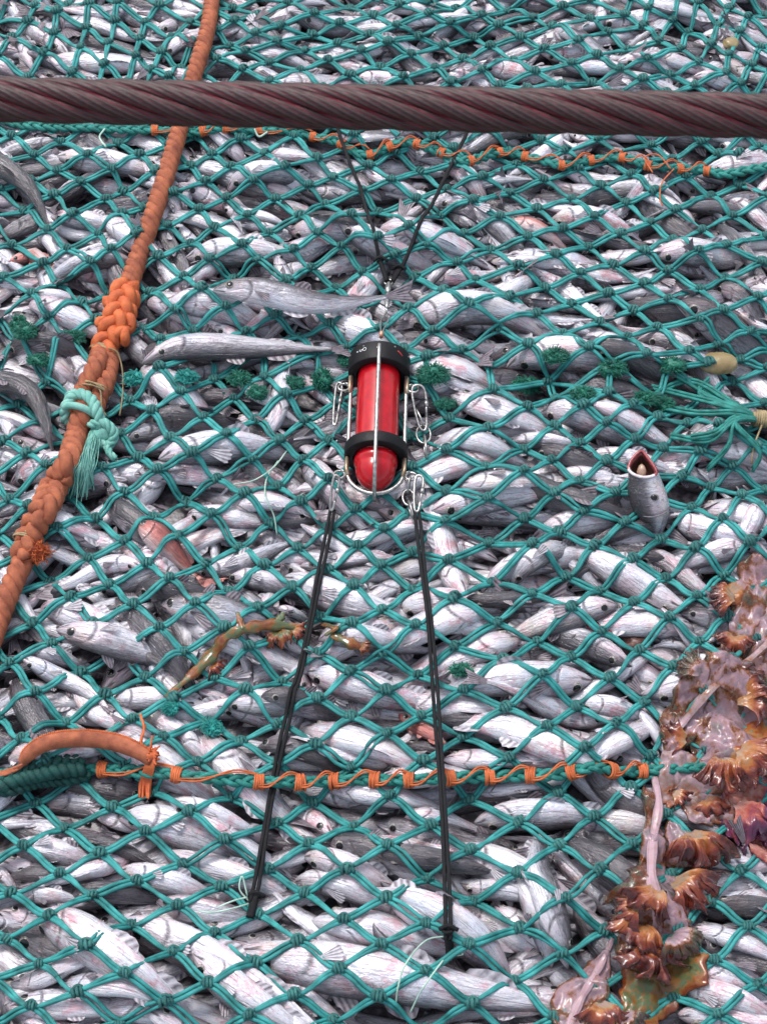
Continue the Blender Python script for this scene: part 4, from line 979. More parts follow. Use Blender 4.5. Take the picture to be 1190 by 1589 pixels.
# the gaping fish that pokes up through a mesh
def gaping():
    c = on(997, 728, .060); vw = CAM-c; vw /= np.linalg.norm(vw); X_ = np.array([1., 0, 0]); U_ = np.cross(vw, X_); U_ /= np.linalg.norm(U_)
    X_ = np.cross(U_, vw); n = 28; th = np.arange(n)*2*PI/n; be = math.radians(24)
    A_x = -U_*math.cos(be)-vw*math.sin(be); N_x = vw*math.cos(be)-U_*math.sin(be)
    R0 = np.array([c+X_*(.0265*math.cos(t)*(1-.62*max(0, -math.sin(t))**1.3)-.006*math.sin(t)*(1 if math.sin(t) > 0 else -.2))+U_*((-.014*math.sin(t)-.006*math.cos(t)) if math.sin(t) > 0 else (-.034*math.sin(t)-.006*math.cos(t)))+vw*.013*math.sin(t) for t in th])
    cen = R0.mean(0); rings = [R0]
    for (dd, ra, rb, dz, dx) in ((.018, .0285, .019, 0, .001), (.034, .033, .026, 0, .004), (.052, .0365, .031, 0, .008), (.070, .037, .033, -.002, .013), (.086, .033, .031, -.008, .018), (.100, .026, .026, -.02, .022), (.112, .018, .020, -.04, .024), (.12, .01, .01, -.07, .024)):
        cc = c+A_x*dd+X_*dx+np.array([0, 0, dz])
        fo = max(0, 1-dd/.085)**1.2
        rings.append(np.array([cc+X_*ra*math.cos(t)+N_x*rb*math.sin(t)+(U_*.040*fo-vw*.012*fo)*max(0, -math.sin(t)) for t in th]))
    a1_ = -vw*.9-U_*.35; axn = a1_/np.linalg.norm(a1_)
    V = np.concatenate(rings); F = []
    for i in range(len(rings)-1):
        for k in range(n): F.append((i*n+k, (i+1)*n+k, (i+1)*n+(k+1) % n, i*n+(k+1) % n))
    fz = []; fc = []
    for i, rg in enumerate(rings):
        for k in range(n):
            p = rg[k]; a = min(max(.42+.75*math.cos(th[k])+(.12*i-.5 if i > 4 else 0)*math.cos(th[k]), .02), .98); fz.append((.12+i*.012, a, .3)); fc.append(p*1.0)
    mi = [0]*len(F); N0 = len(V); vs = [V]
    # throat
    for (dd, q) in ((.010, .84), (.024, .66), (.038, .42), (.046, .05)):
        vs.append(np.array([cen+axn*dd+(R0[k]-cen)*q for k in range(n)]))
    idx = [list(range(n))]+[[N0+j*n+k for k in range(n)] for j in range(4)]
    for j in range(4):
        for k in range(n): F.append((idx[j][k], idx[j][(k+1) % n], idx[j+1][(k+1) % n], idx[j+1][k])); mi.append(5 if j < 1 else 6)
    m_ = MB(); tube(m_, R0, .0030, 6, closed=True); vs.append(np.concatenate(m_.v)); b0 = N0+4*n; F += [tuple(i+b0 for i in q) for q in m_.f]
    tops = [f[0] for f in m_.f]; mi += [7 if 6*2 <= t % (n*6) <= 6*12 else 5 for t in tops]; bn = b0+len(vs[-1])
    # tongue and a row of small teeth
    m_ = MB(); blob(m_, cen+axn*.014-U_*.006, (.009, .014, .007), 0, 12, 8, .06, 3, np.array([X_, U_, vw]).T)
    vs.append(np.concatenate(m_.v)); F += [tuple(i+bn for i in q) for q in m_.f]; mi += [8]*len(m_.f); bn += len(vs[-1])
    for k in list(range(1, 13)):
        m_ = MB(); b_ = R0[k]; tube(m_, [b_, b_+(cen-b_)*.10+vw*.003], [.0009, .0003], 4)
        vs.append(np.concatenate(m_.v)); F += [tuple(i+bn for i in q) for q in m_.f]; mi += [7]*len(m_.f); bn += len(vs[-1])
    # gill cover edge
    gc_ = c+A_x*.072+X_*.013; m_ = MB(); tube(m_, catmull([gc_+X_*(.0378*math.cos(t)+.0)+N_x*.0338*math.sin(t)+A_x*(.012*math.sin(t)) for t in np.linspace(.15, 1.9, 8)], 4), [.0004+.0012*math.sin(q) for q in np.linspace(.1, 3.0, 29)], 5)
    vs.append(np.concatenate(m_.v)); F += [tuple(i+bn for i in q) for q in m_.f]; mi += [1]*len(m_.f); bn += len(vs[-1])
    # eye
    m_ = MB(); ec = c+A_x*.046+X_*(.007+.034*math.cos(1.15))+N_x*.0295*math.sin(1.15)
    nn = (CAM-ec)/np.linalg.norm(CAM-ec); uu = np.cross(nn, (0, 0, 1)); uu /= np.linalg.norm(uu); ww = np.cross(uu, nn)
    for rad, dz, mt in ((.0095, -.001, 2), (.0068, .0016, 3)):
        m_ = MB(); blob(m_, ec+nn*dz, (rad, rad*.8, .003), 0, 12, 6, 0, 0, np.array([uu, ww, nn]).T)
        vs.append(np.concatenate(m_.v)); F += [tuple(i+bn for i in q) for q in m_.f]; mi += [mt]*len(m_.f); bn += len(vs[-1])
    V = np.concatenate(vs); k = len(V)-len(fz)
    fz = np.vstack([np.array(fz), np.tile([.5, .5, .5], (k, 1))]); fc = np.vstack([np.array(fc), np.zeros((k, 3))])
    o = fish_object('fish', [(V, F, mi, fz, fc)], FM+[M['gum'], M['throat'], M['lip'], M['tongue']])
    tag(o, 'fish head poking up through the net with its red mouth gaping wide', 'fish')
gaping()

# ------------------------------------------------------------------ steel cable close in front
D1 = 1.4
def near(px, py, d=D1): r = ray(px, py); return CAM+r*d
def wire():
    A = near(-5200, -30); B = near(6400, 392); c0 = near(595, 167)
    A = c0+(near(0, 151)-near(1190, 177))*6; B = c0-(near(0, 151)-near(1190, 177))*6
    n = 900; t = np.linspace(0, 1, n)[:, None]; C = A+(B-A)*t
    Ln = np.linalg.norm(B-A); s = np.linspace(0, Ln, n); T, N, Bn = frames(C)
    R = .0166; pitch = .0166*2*7.9; rs = R*.36; mb = MB()
    for q in range(6):
        ph = 2*PI*s/pitch+2*PI*q/6+.5
        X = C+(N*np.cos(ph)[:, None]+Bn*np.sin(ph)[:, None])*(R-rs)
        T2, N2, B2 = frames(X); segs = 80; a = np.arange(segs)*2*PI/segs
        Nr = (N*np.cos(ph)[:, None]+Bn*np.sin(ph)[:, None]); Br = np.cross(T2, Nr); 
        tw = -2*PI*s/(pitch*1.1)
        wv = np.abs(np.cos(5*(a[None, :]+tw[:, None])))
        rr = rs*(.76+.31*wv**.6)
        V = X[:, None, :]+(Nr[:, None, :]*np.cos(a)[None, :, None]+Br[:, None, :]*np.sin(a)[None, :, None])*rr[:, :, None]
        dist = np.linalg.norm(V-C[:, None, :], axis=2)/R
        att = np.clip(wv*.95+np.clip((dist-.74)/.24, 0, 1)*.7-.72, 0, 1)
        F = [(i*segs+k, i*segs+(k+1) % segs, (i+1)*segs+(k+1) % segs, (i+1)*segs+k) for i in range(n-1) for k in range(segs)]
        mb.add(V.reshape(-1, 3), F, 0, att.reshape(-1))
    tube(mb, C, R*.5, 8, att=0.)
    o = mb.build('steel_cable', M['wire'], origin=c0, att=True)
    tag(o, 'thick greasy twisted steel cable with rust red grooves crossing close in front of the net', 'cable')
wire()

# ------------------------------------------------------------------ orange rope
def orope():
    pts_up = [(345, -90), (333, -30), (322, 45), (300, 120), (275, 215), (245, 310), (215, 400), (197, 450)]
    base = on(180, 500, .02); rt = root('orange_rope', base)
    tag(rt, 'thick three-strand orange rope running from the top edge down to the left edge', 'rope')
    def path(pts, dz, n=8):
        P = catmull([on(x, y, dz) for x, y in pts], n)
        for _ in range(6): P[1:-1, 2] = np.maximum((P[:-2, 2]+P[1:-1, 2]+P[2:, 2])/3, P[1:-1, 2]-.004)
        return P
    mb = MB(); P = path(pts_up, .020); helix_rope(mb, P, np.linspace(.0165, .0205, len(P)), .056, 3, 8, 0, -1, 12, .3, .0003)
    mb.build('rope_length', M['orange'], rt)
    mb = MB()   # eye and tucked splice, brighter clean fibre
    P = path([(196, 440), (188, 470), (178, 500), (166, 530), (158, 552)], .026); plait(mb, P, np.linspace(.017, .018, len(P)), np.linspace(.0125, .012, len(P)), .10, 0, 9, 3, .7)
    P = path([(208, 455), (200, 478), (196, 505), (186, 530)], .024); plait(mb, P, .010, .010, .07, 0, 8, 2)
    blob(mb, on(196, 462, .028), (.026, .020, .018), 0, 14, 9, .12, 3); blob(mb, on(170, 470, .022), (.015, .016, .014), 0, 12, 8, .15, 5)
    blob(mb, on(160, 500, .02), (.017, .014, .014), 0, 12, 8, .12, 8)
    mb.build('splice', M['brightorange'], rt)
    for pts, r in (([(157, 545), (150, 565), (138, 590), (125, 618), (115, 640)], .0195), ([(172, 545), (170, 570), (163, 597), (152, 622), (145, 645)], .0185)):
        mb = MB(); helix_rope(mb, path(pts, .022), r, .066, 3, 8, 0, -1, 12, random.random()*3, .0003); mb.build('rope_leg', M['orange'], rt)
    mb = MB(); P = path([(130, 622), (128, 645), (120, 675), (108, 710), (94, 740)], .026); helix_rope(mb, P, .0225, .074, 3, 8, 0, -1, 12, 1.2, .0003)
    P = path([(38, 868), (25, 895), (8, 935), (-6, 975), (-25, 1020), (-60, 1100)], .022); helix_rope(mb, P, .0205, .066, 3, 8, 0, -1, 12, .2, .0003)
    mb.build('rope_length', M['orange'], rt)
    mb = MB(); P = path([(98, 732), (85, 757), (70, 785), (56, 812), (44, 840), (36, 870)], .026); plait(mb, P, .0155, .0130, .085, 0, 9, 3, .8)
    P = path([(78, 755), (72, 790), (58, 815)], .030); plait(mb, P, .010, .010, .07, 0, 8, 2)
    mb.build('splice', M['orange'], rt)
    mb = MB(); c = on(60, 858, .026); blob(mb, c, (.016, .014, .014), 0, 12, 8, .2, 4)
    for k in range(260):
        th = random.uniform(0, 2*PI); ph = random.uniform(-.6, 1.4); d = np.array([math.cos(th)*math.cos(ph), math.sin(th)*math.cos(ph), math.sin(ph)])
        e = c+d*random.uniform(.015, .025); f = np.array([random.gauss(0, .006) for _ in range(3)])
        tube(mb, [c+d*.012, (c+d*.02+f*.5+e)/2, e+f], .0009, 4, 0, cap=False)
    mb.build('frayed_end', M['brightorange'], rt)
    def lash(cx, cy, ang, Rr, k, tail):
        mb = MB(); c = on(cx, cy, .024); t = np.array([math.cos(ang), math.sin(ang), 0])
        for j in range(k): ring(mb, c+t*(j-k/2)*.0045, t+np.array([random.gauss(0, .12), random.gauss(0, .12), random.gauss(0, .1)]), Rr, .0019, 22, 5, 0, (1, .72))
        tube(mb, catmull([on(x, y, z) for x, y, z in tail], 6), .0019, 5)
        mb.build('twine_lashing', M['khaki'], rt)
    lash(163, 548, 1.15, .033, 4, [(168, 540, .055), (183, 548, .045), (191, 580, .02), (190, 620, .015), (186, 645, .012)])
    lash(146, 602, 1.15, .031, 3, [(140, 596, .048), (156, 606, .05), (158, 632, .04), (165, 645, .03)])
    lash(46, 835, 1.15, .029, 3, [(26, 842, .03), (20, 855, .02), (32, 826, .05), (60, 822, .04)])
orope()
def tassel():
    c = on(140, 640, .03); rt = root('teal_tassel', c)
    tag(rt, 'pale teal rope knotted round the orange rope with a long frayed end hanging below', 'rope end')
    mb = MB(); 
    for k, (x, y) in enumerate([(128, 622), (124, 640)]):
        ring(mb, on(x, y, .026), (.25, .9, .1), .030, .0075, 22, 8, 0, (1, .85))
    P = catmull([on(104, 655, .01), on(103, 632, .035), on(118, 612, .05), on(140, 618, .055), on(152, 640, .05), on(158, 665, .03)], 6); helix_rope(mb, P, .012, .045, 3, 6, 0, 1, 10)
    mb.build('wrap', M['paleteal'], rt)
    mb = MB(); blob(mb, on(158, 672, .026), (.022, .018, .016), 0, 14, 9, .15, 2); 
    helix_rope(mb, catmull([on(140, 660, .03), on(160, 655, .045), on(178, 672, .035), on(170, 690, .02), on(150, 685, .03)], 6), .010, .04, 3, 6)
    helix_rope(mb, catmull([on(165, 690, .02), on(172, 705, .016), on(180, 712, .01)], 5), .008, .04, 3, 6)
    mb.build('knot', M['paleteal'], rt)
    mb = MB()
    for k in range(330):
        a = random.gauss(0, 1); e0 = random.uniform(-1, 1)
        x0 = 146+a*3; x1 = 124+e0*16+random.gauss(0, 2); y1 = 758+random.gauss(0, 9)-abs(e0)*6
        lift = random.uniform(.006, .03)
        P = [on(x0, 672+random.gauss(0, 3), .03), on(x0*.75+x1*.25+random.gauss(0, 2), 695, lift+.012), on(x0*.4+x1*.6+random.gauss(0, 3), 722, lift+.005), on(x1+random.gauss(0, 3), y1, lift*.6+.004)]
        tube(mb, catmull(P, 4), .00095, 4, 0, cap=False)
    mb.build('frayed_end', M['paleteal'], rt)
tassel()

# ------------------------------------------------------------------ orange sewn sleeve and dark rope bundle at the lower seam
def sleeve():
    c = on(140, 1160, .02); rt = root('orange_sleeve', c); tag(rt, 'orange stitched sleeve arching over the net and tied to the lower seam at left', 'rope sleeve')
    pts = [(36, 1184, .012), (48, 1168, .022), (75, 1152, .03), (120, 1146, .034), (170, 1150, .034), (210, 1163, .028), (238, 1180, .018)]
    P = resample(catmull([on(*q) for q in pts], 8), step=.006); mb = MB()
    r = np.interp(np.linspace(0, 1, len(P)), [0, .1, .3, .8, 1], [.008, .013, .0155, .0155, .013]); tube(mb, P, r, 14, 0)
    mb.build('sleeve', M['orange'], rt)
    mb = MB(); T, N, B = frames(P)
    for i in range(1, len(P)-1):
        for k in (0, 1):
            q = P[i]*(1-k*.5)+P[i+1 if i+1 < len(P) else i]*k*.5
            dd = -B[i] if B[i][1] < 0 else B[i]
            o_ = q+dd*r[i]*.75+N[i]*r[i]*.68
            blob(mb, o_, (.0018, .0035, .0022), 0, 6, 4, 0)
    mb.build('stitching', M['twine'], rt)
    mb = MB(); c2 = on(232, 1172, .02); blob(mb, c2, (.015, .013, .012), 0, 12, 8, .2, 6)
    for k in range(60):
        e = c2+np.array([random.uniform(-.005, .02), random.gauss(0, .01), random.gauss(.006, .005)]); tube(mb, [c2, (c2+e)/2+[0, 0, .003], e], .0018, 4, 0, cap=False)
    for k in range(16):
        x = 225+(k-8)*1.1; tube(mb, catmull([on(238+(k-8)*.6, 1168, .03), on(233+(k-8)*.9, 1190, .036), on(x+2, 1212, .026), on(x, 1236+random.gauss(0, 1.5), .008)], 4), .0021, 5)
    tube(mb, catmull([on(225, 1170, .02), on(220, 1150, .015), on(224, 1130, .02), on(218, 1108, .02)], 6), .0024, 5)
    tube(mb, catmull([on(222, 1170, .02), on(219, 1150, .02), on(226, 1126, .016)], 6), .0024, 5)
    mb.build('tie', M['brightorange'], rt)
    mb = MB()
    for k in range(4): tube(mb, catmull([on(-60, 1212+k*2, .03), on(-5, 1200+k*2, .03), on(25, 1191+k*1.5, .03), on(42, 1182, .02)], 6), .003, 5)
    mb.build('tie_end', M['orange'], rt)
    mb = MB(); P = catmull([on(-60, 1232, .018), on(0, 1215, .02), (on(45, 1200, .022)), on(90, 1190, .022), on(128, 1188, .014)], 8); plait(mb, P, .0135, .0085, .042, 0, 7, 3, 1.0)
    P = catmull([on(-60, 1215, .012), on(10, 1225, .014), (on(60, 1212, .014)), on(110, 1208, .012), on(140, 1200, .008)], 8); plait(mb, P, .008, .0065, .04, 0, 7, 3)
    tag(mb.build('green_rope', M['darkgreen'], origin=on(50, 1205, .02)), 'thick dark green plaited rope bundle under the orange sleeve at the left edge', 'rope')
sleeve()

# ------------------------------------------------------------------ red lamp in its steel and plastic cage
def lamp():
    z0 = max(on(582.5, 729, .05)[2], on(589, 557, .05)[2])
    pa, pb = [CAM+ray(*q)*((z0-CAM[2])/ray(*q)[2]) for q in ((582.5, 729), (589, 557))]
    ax = pb-pa; Lx = np.linalg.norm(ax); ay = ax/Lx
    azv = np.array([0, 0, 1.])-ay[2]*ay; azv /= np.linalg.norm(azv); axx = np.cross(ay, azv)
    O = pa; k = Lx/.244
    Mx = np.array([axx, ay, azv]).T
    G = lambda x, y, z: O+Mx @ np.array([x*.98, y*k, z*.98])
    rt = root('red_lamp', O); tag(rt, 'red cylindrical lamp in a cage of steel rods and black collars lying on the net', 'lamp')
    def lathe(prof, mt, name, par=rt, segs=40):
        mb = MB(); V = []; F = []
        for (y, r) in prof:
            for q in range(segs):
                a = 2*PI*q/segs; V.append(G(r*math.cos(a), y, r*math.sin(a)))
        for i in range(len(prof)-1):
            for q in range(segs): F.append((i*segs+q, i*segs+(q+1) % segs, (i+1)*segs+(q+1) % segs, (i+1)*segs+q))
        mb.add(V, F); return mb.build(name, mt, par)
    R = .0425
    dome = [(-R*.93*math.cos(a), R*.93*math.sin(a)) for a in np.linspace(.02, PI/2, 12)]
    lathe(dome+[(.006, R*.93), (.009, R*1.0), (.018, R*1.02), (.024, R*.97), (.03, R*.9)], M['red'], 'dome')
    lathe([(.030, R*.8), (.036, R*.98), (.05, R), (.20, R), (.225, R*.98), (.232, .02), (.233, .002)], M['red'], 'cylinder')
    ro, ri = .0625, .0455
    def collar(y0, y1, nm):
        b_ = .0018
        return lathe([(y0, ri), (y0, ro-b_), (y0+b_*.5, ro-b_*.3), (y0+b_*1.2, ro), (y1-b_*1.2, ro), (y1-b_*.4, ro-b_*.3), (y1, ro-b_), (y1, ri), (y0, ri)], M['black'], nm, segs=56)
    collar(.024, .047, 'collar'); tc = collar(.205, .244, 'collar')
    lathe([(.240, .0465), (.242, .0465), (.243, .03), (.243, .002)], M['black'], 'end_plate')
    lathe([(.2435, .016), (.250, .015), (.251, .008), (.262, .007), (.262, .001)], M['steel'], 'stud', segs=20)
    # white marks and a red one on the upper collar
    mb = MB()
    for (a, kind) in ((118, 'o'), (126, 'c'), (134, 'd'), (93, 'd')):
        a = math.radians(a); c = G((ro+.0004)*math.cos(a), .228, (ro+.0004)*math.sin(a)); nr = Mx @ np.array([math.cos(a), 0, math.sin(a)])
        if kind == 'o': ring(mb, c, nr, .0036, .0007, 14, 5)
        elif kind == 'c': ring(mb, c, nr, .0026, .0008, 10, 5, a0=.6, a1=5.4)
        else: ring(mb, c, nr, .0012, .0008, 8, 5)
    mb.build('white_mark', M['mark'], tc)
    mb = MB(); 
    a = math.radians(48); P = [G((ro+.0003)*math.cos(a+q), .226+q*.03, (ro+.0003)*math.sin(a+q)) for q in np.linspace(-.1, .1, 5)]; tube(mb, P, .0016, 5)
    mb.build('red_mark', M['redmark'], tc)
    # side rods with U hoop
    zr = .0
    hoopx = [(-.0555, .21)]+[(-.0555, y) for y in (.15, .08, .02)]+[(-.0555*math.cos(a), -.004-.046*math.sin(a)) for a in np.linspace(.0, PI, 15)]+[(.0555, y) for y in (.02, .08, .15, .21)]
    mb = MB(); tube(mb, resample([G(x, y, zr) for x, y in hoopx], n=70), .0037*k, 9); mb.build('side_hoop', M['steel'], rt)
    hz = [(.0615+.002, .235), (.0635, .2), (.0635, .1), (.0635, .03)]+[(.0625*math.cos(a), .0-.054*math.sin(a)) for a in np.linspace(.1, PI-.1, 15)]+[(-.0635, .03), (-.0635, .1), (-.0635, .22)]
    mb = MB(); tube(mb, resample([G(0, y, z) for z, y in hz], n=80), .0036*k, 9); mb.build('long_hoop', M['steel'], rt)
    for sx in (-1, 1):
        mb = MB(); tube(mb, [G(sx*.0572, .20, .004), G(sx*.0575, .18, .004), G(sx*.0572, .165, .003)], .0034*k, 8); mb.build('stained_weld', M['brass'], rt); mb = MB()
        tube(mb, [G(sx*.0565, .022, .006), G(sx*.057, .0, .004), G(sx*.053, -.014, .003)], .0034*k, 8); mb.build('stained_weld', M['brass'], rt)
        for y in (.178, -.012):
            mb = MB(); c = G(sx*.070, y, 0); ring(mb, c, azv+ay*.25, .0105, .0024, 18, 6); tube(mb, [G(sx*.058, y+.007, 0), G(sx*.068, y+.0095, 0)], .0024, 6); tube(mb, [G(sx*.058, y-.007, 0), G(sx*.068, y-.0095, 0)], .0024, 6)
            mb.build('side_eye', M['steel'], rt)
    for a in (20, 160, 60, 120):
        mb = MB(); a = math.radians(a); c = G(ro*math.cos(a), .2355, ro*math.sin(a)); blob(mb, c, (.0022, .0022, .0022), 0, 8, 5); mb.build('screw', M['steel'], tc)
    return G
G_ = lamp()

def snap(pts, w, name, label, grp='clips and shackles on the lamp', gate=True):
    """oval spring clip between the ends pts[0], pts[1] given as (px, py, height)"""
    a, b = on(*pts[0]), on(*pts[1]); d = b-a; L = np.linalg.norm(d); u = d/L; v = np.cross(u, (0, 0, 1.)); v /= np.linalg.norm(v)
    rt = root(name, a); tag(rt, label, 'clip', grp)
    O = [(0, .5), (.05, .85), (.18, 1.), (.55, .9), (.9, .55), (.99, .2), (1., -.2), (.9, -.55), (.72, -.7)]
    mb = MB(); P = catmull([a+u*L*t+v*w*(s-.0) for t, s in [(.35, -1), (.15, -1), (.04, -.7), (0, -.2)]+O], 5); tube(mb, resample(P, n=50), .0027, 7); mb.build('body', M['steel'], rt)
    if gate:
        mb = MB(); tube(mb, [a+u*L*.33-v*w*1.0, a+u*L*.74-v*w*.68], .0025, 7); mb.build('gate', M['steel'], rt)
        mb = MB(); c0, c1 = a+u*L*.36-v*w*.98, a+u*L*.48-v*w*.9; tube(mb, [c0, c1], .0045, 10); mb.build('screw_sleeve', M['steel'], rt)
snap([(527, 594, .04), (519, 660, .03)], .006, 'spring_clip', 'slim steel clip hanging from the upper left eye of the lamp')
snap([(648, 598, .04), (657, 668, .03)], .013, 'spring_clip', 'wide steel screw clip hanging from the upper right eye of the lamp')
snap([(523, 738, .04), (514, 792, .035)], .006, 'spring_clip', 'slim steel clip joining the lower left eye of the lamp to the left cord')
snap([(651, 738, .04), (646, 794, .035)], .008, 'spring_clip', 'steel screw clip joining the lower right eye of the lamp to the right cord')
def shackle(pts, label):
    mb = MB(); 
    for i in range(len(pts)-1):
        a, b = on(*pts[i]), on(*pts[i+1]); c = (a+b)/2; d = b-a; L = np.linalg.norm(d)/2+.003; d /= np.linalg.norm(d)
        nrm = np.array([0, 0, 1.]) if i % 2 else np.cross(d, (0, 0, 1.)); u_ = d; w_ = np.cross(nrm, u_); w_ /= np.linalg.norm(w_)
        P = np.array([c+u_*L*math.cos(t)+w_*L*.62*math.sin(t) for t in np.linspace(0, 2*PI, 18, endpoint=False)]); tube(mb, P, .0022, 6, closed=True, up=tuple(nrm))
    tag(mb.build('chain', M['steel'], origin=on(*pts[0])), label, 'chain')
shackle([(636, 742, .03), (633, 762, .03), (634, 782, .03), (640, 800, .03)], 'short steel chain links beside the lower right clip of the lamp')
shackle([(643, 636, .03), (656, 662, .025), (658, 686, .02), (661, 702, .018)], 'short steel chain links below the wide upper right clip of the lamp')
def swivel():
    rt = root('swivel', on(600, 480, .05)); tag(rt, 'small steel swivel with wire loop and copper ferrule between the upper cords and the lamp', 'swivel')
    a, b, c, d = on(603, 438, .04), on(600, 478, .045), on(592, 515, .05), on(589.5, 548, .056)
    mb = MB(); P = resample([a, b], n=24); t = np.linspace(0, 1, 24)
    r = np.interp(t, [0, .05, .25, .32, .36, .45, .5, .8, .95, 1], [.003, .0052, .0062, .0062, .003, .003, .0052, .0058, .004, .002]); tube(mb, P, r, 12); mb.build('barrel', M['steel'], rt)
    mb = MB(); ring(mb, a, (0, .1, 1), .008, .0022, 14, 6); ring(mb, b+(b-a)*.12, (1, .1, 0), .006, .002, 14, 6); mb.build('eye', M['steel'], rt)
    mb = MB(); s = b+(b-a)*.18
    for sx in (-1, 1): tube(mb, catmull([s, (s*2+c)/3+np.array([sx*.007, 0, 0]), (s+c*2)/3+np.array([sx*.005, 0, 0]), c+np.array([sx*.0012, 0, 0])], 5), .0013, 6)
    tube(mb, [c, d], .0016, 6); mb.build('wire_loop', M['steel'], rt)
    mb = MB(); tube(mb, [c+(c-d)*.02, c+(d-c)*.28], .0042, 10); mb.build('ferrule', M['copper'], rt)
swivel()

# ------------------------------------------------------------------ black cords
def cord(pts, off, label, r=.0035, whip=None, knot_=None):
    rt = root('black_cord', on(*pts[0])); tag(rt, label, 'cord', 'black cords holding the lamp')
    P = catmull([on(*q) for q in pts], 10); zs = P[:, 2].copy()
    lin = np.linspace(P[0, 2], P[-1, 2], len(P)); P[:, 2] = np.maximum(lin, [hfz(x, y)+.006 for x, y, _ in P])
    for _ in range(5): P[1:-1, 2] = (P[:-2, 2]+P[1:-1, 2]*2+P[2:, 2])/4+.0006
    P[2:-2, 2] = np.maximum(P[2:-2, 2], [max(bil(HF, x+q, y) for q in (-.008, 0, .008))+r*1.1 for x, y, _ in P[2:-2]])
    for s in off:
        mb = MB(); n = len(P); w = np.array([s*r*(1+.35*math.sin(i*.35+s)) for i in range(n)]); Q = P.copy(); Q[:, 0] += w; Q[:, 2] += abs(s)*.0004
        Q = resample(Q, step=.006); tube(mb, Q, r, 10, 0, ribs=(.10, 5, .9)); mb.build('cord_strand', M['cord'], rt)
    if whip:
        a, b = on(*whip[0]), on(*whip[1]); mb = MB(); P2 = resample([a, b], n=14); q_ = r/.0035*.8 if len(off) > 1 else .55
        tube(mb, P2, [q_*(.0085+.0012*(i % 2)) for i in range(14)], 10)
        ring(mb, a, b-a, .009*q_, .0035*q_, 14, 6, 0, (1.3, 1)); mb.build('whipping', M['cord'], rt)
        mb = MB(); tube(mb, catmull([a+[-.014, 0, 0], a+[0, .003, .01], a+[.016, -.002, .002]], 5), .0036, 6); mb.build('end_knot', M['cord'], rt)
cord([(604, 440, .04), (585, 380, .02), (562, 310, .02), (545, 260, .02), (527, 208, .02), (522, 190, .01)], [0], 'thin black cord from the swivel up left to the laced seam', r=.0038, whip=((590, 405, .03), (600, 436, .042)))
cord([(608, 440, .04), (640, 375, .02), (680, 297, .02), (712, 232, .02), (728, 200, .02), (732, 188, .01)], [0], 'thin black cord from the swivel up right to the laced seam', r=.0042, whip=((618, 418, .03), (609, 437, .042)))
cord([(515, 792, .03), (490, 920, .02), (450, 1080, .018), (420, 1240, .018), (396, 1385, .014), (392, 1400, .012)], [-1, 1.05], 'doubled black cord from the lamp down to the lower left of the net', whip=((397, 1390, .014), (388, 1424, .008)))
cord([(645, 790, .03), (656, 900, .02), (672, 1060, .018), (684, 1230, .018), (695, 1435, .014), (696, 1450, .012)], [-1, 1.05], 'doubled black cord from the lamp straight down, right of the other', whip=((695, 1442, .014), (698, 1478, .008)))
def strings(lst, label, r=.0016):
    mb = MB()
    for pts in lst: tube(mb, catmull([on(*q) for q in pts], 7), r, 5)
    tag(mb.build('loose_string', M['paleline'], origin=on(*lst[0][0])), label, 'string')
strings([[(386, 1398, .012), (372, 1380, .03), (376, 1360, .03), (384, 1390, .02)], [(388, 1402, .012), (360, 1410, .02), (330, 1416, .012), (310, 1414, .008)], [(386, 1392, .014), (362, 1398, .02), (338, 1408, .01)]], 'pale green string ends tied at the left cord end')
strings([[(698, 1476, .01), (708, 1482, .02), (718, 1480, .02), (705, 1474, .02), (698, 1478, .012)], [(697, 1478, .012), (680, 1500, .02), (655, 1535, .012), (636, 1572, .01)], [(694, 1452, .012), (660, 1460, .015), (630, 1495, .02), (618, 1530, .012), (614, 1560, .01)]], 'pale green string loops tied at the right cord end')
strings([[(432, 715, .02), (415, 740, .012), (412, 770, .012), (425, 800, .014), (430, 830, .008)], [(445, 700, .01), (425, 725, .02), (395, 745, .014), (362, 752, .006)]], 'pale thread trailing over the net left of the lamp base')
strings([[(395, 200, .03), (402, 212, .02), (415, 205, .02)], [(163, 200, .02), (155, 213, .02), (165, 228, .01)]], 'pale thread end showing below the cable', .0022)
strings([[(1012, 268, .02), (1000, 245, .02), (1020, 240, .02), (1040, 262, .03)], [(1045, 262, .02), (1026, 285, .015), (1024, 310, .012), (1028, 320, .01)]], 'thin orange twine tail hanging from the upper seam at right', .0016)
bpy.data.objects['loose_string.004'].data.materials[0] = M['twine']

# ------------------------------------------------------------------ tan lump and red offal under the net
def lump(px, py, wpx, hpx, dz, mt, name, label, cat, amp, seed):
    c = on(px, py, 0); c[2] = hfz(c[0], c[1])+dz; sc = FPX/np.linalg.norm(c-CAM)
    mb = MB(); blob(mb, c, (wpx/sc/2, hpx/sc/2/.8, hpx/sc/2*.8), 0, 28, 18, amp, seed)
    tag(mb.build(name, mt, origin=c), label, cat)
lump(1113, 566, 62, 32, -.004, M['tan'], 'sea_squirt', 'smooth tan oval lump under the net above the khaki binding', 'sea squirt', .03, 4)
lump(1133, 68, 24, 18, .0, M['tan'], 'sea_squirt', 'small tan lump under the net near the top right corner', 'sea squirt', .06, 7)
lump(935, 975, 52, 34, -.012, M['offal'], 'fish_offal', 'glossy red lump of fish offal under the net left of the jelly mass', 'offal', .14, 5)
lump(980, 995, 60, 30, -.006, M['throat'], 'fish_offal', 'dark wine-coloured offal right beside the brighter red lump', 'offal', .18, 9)

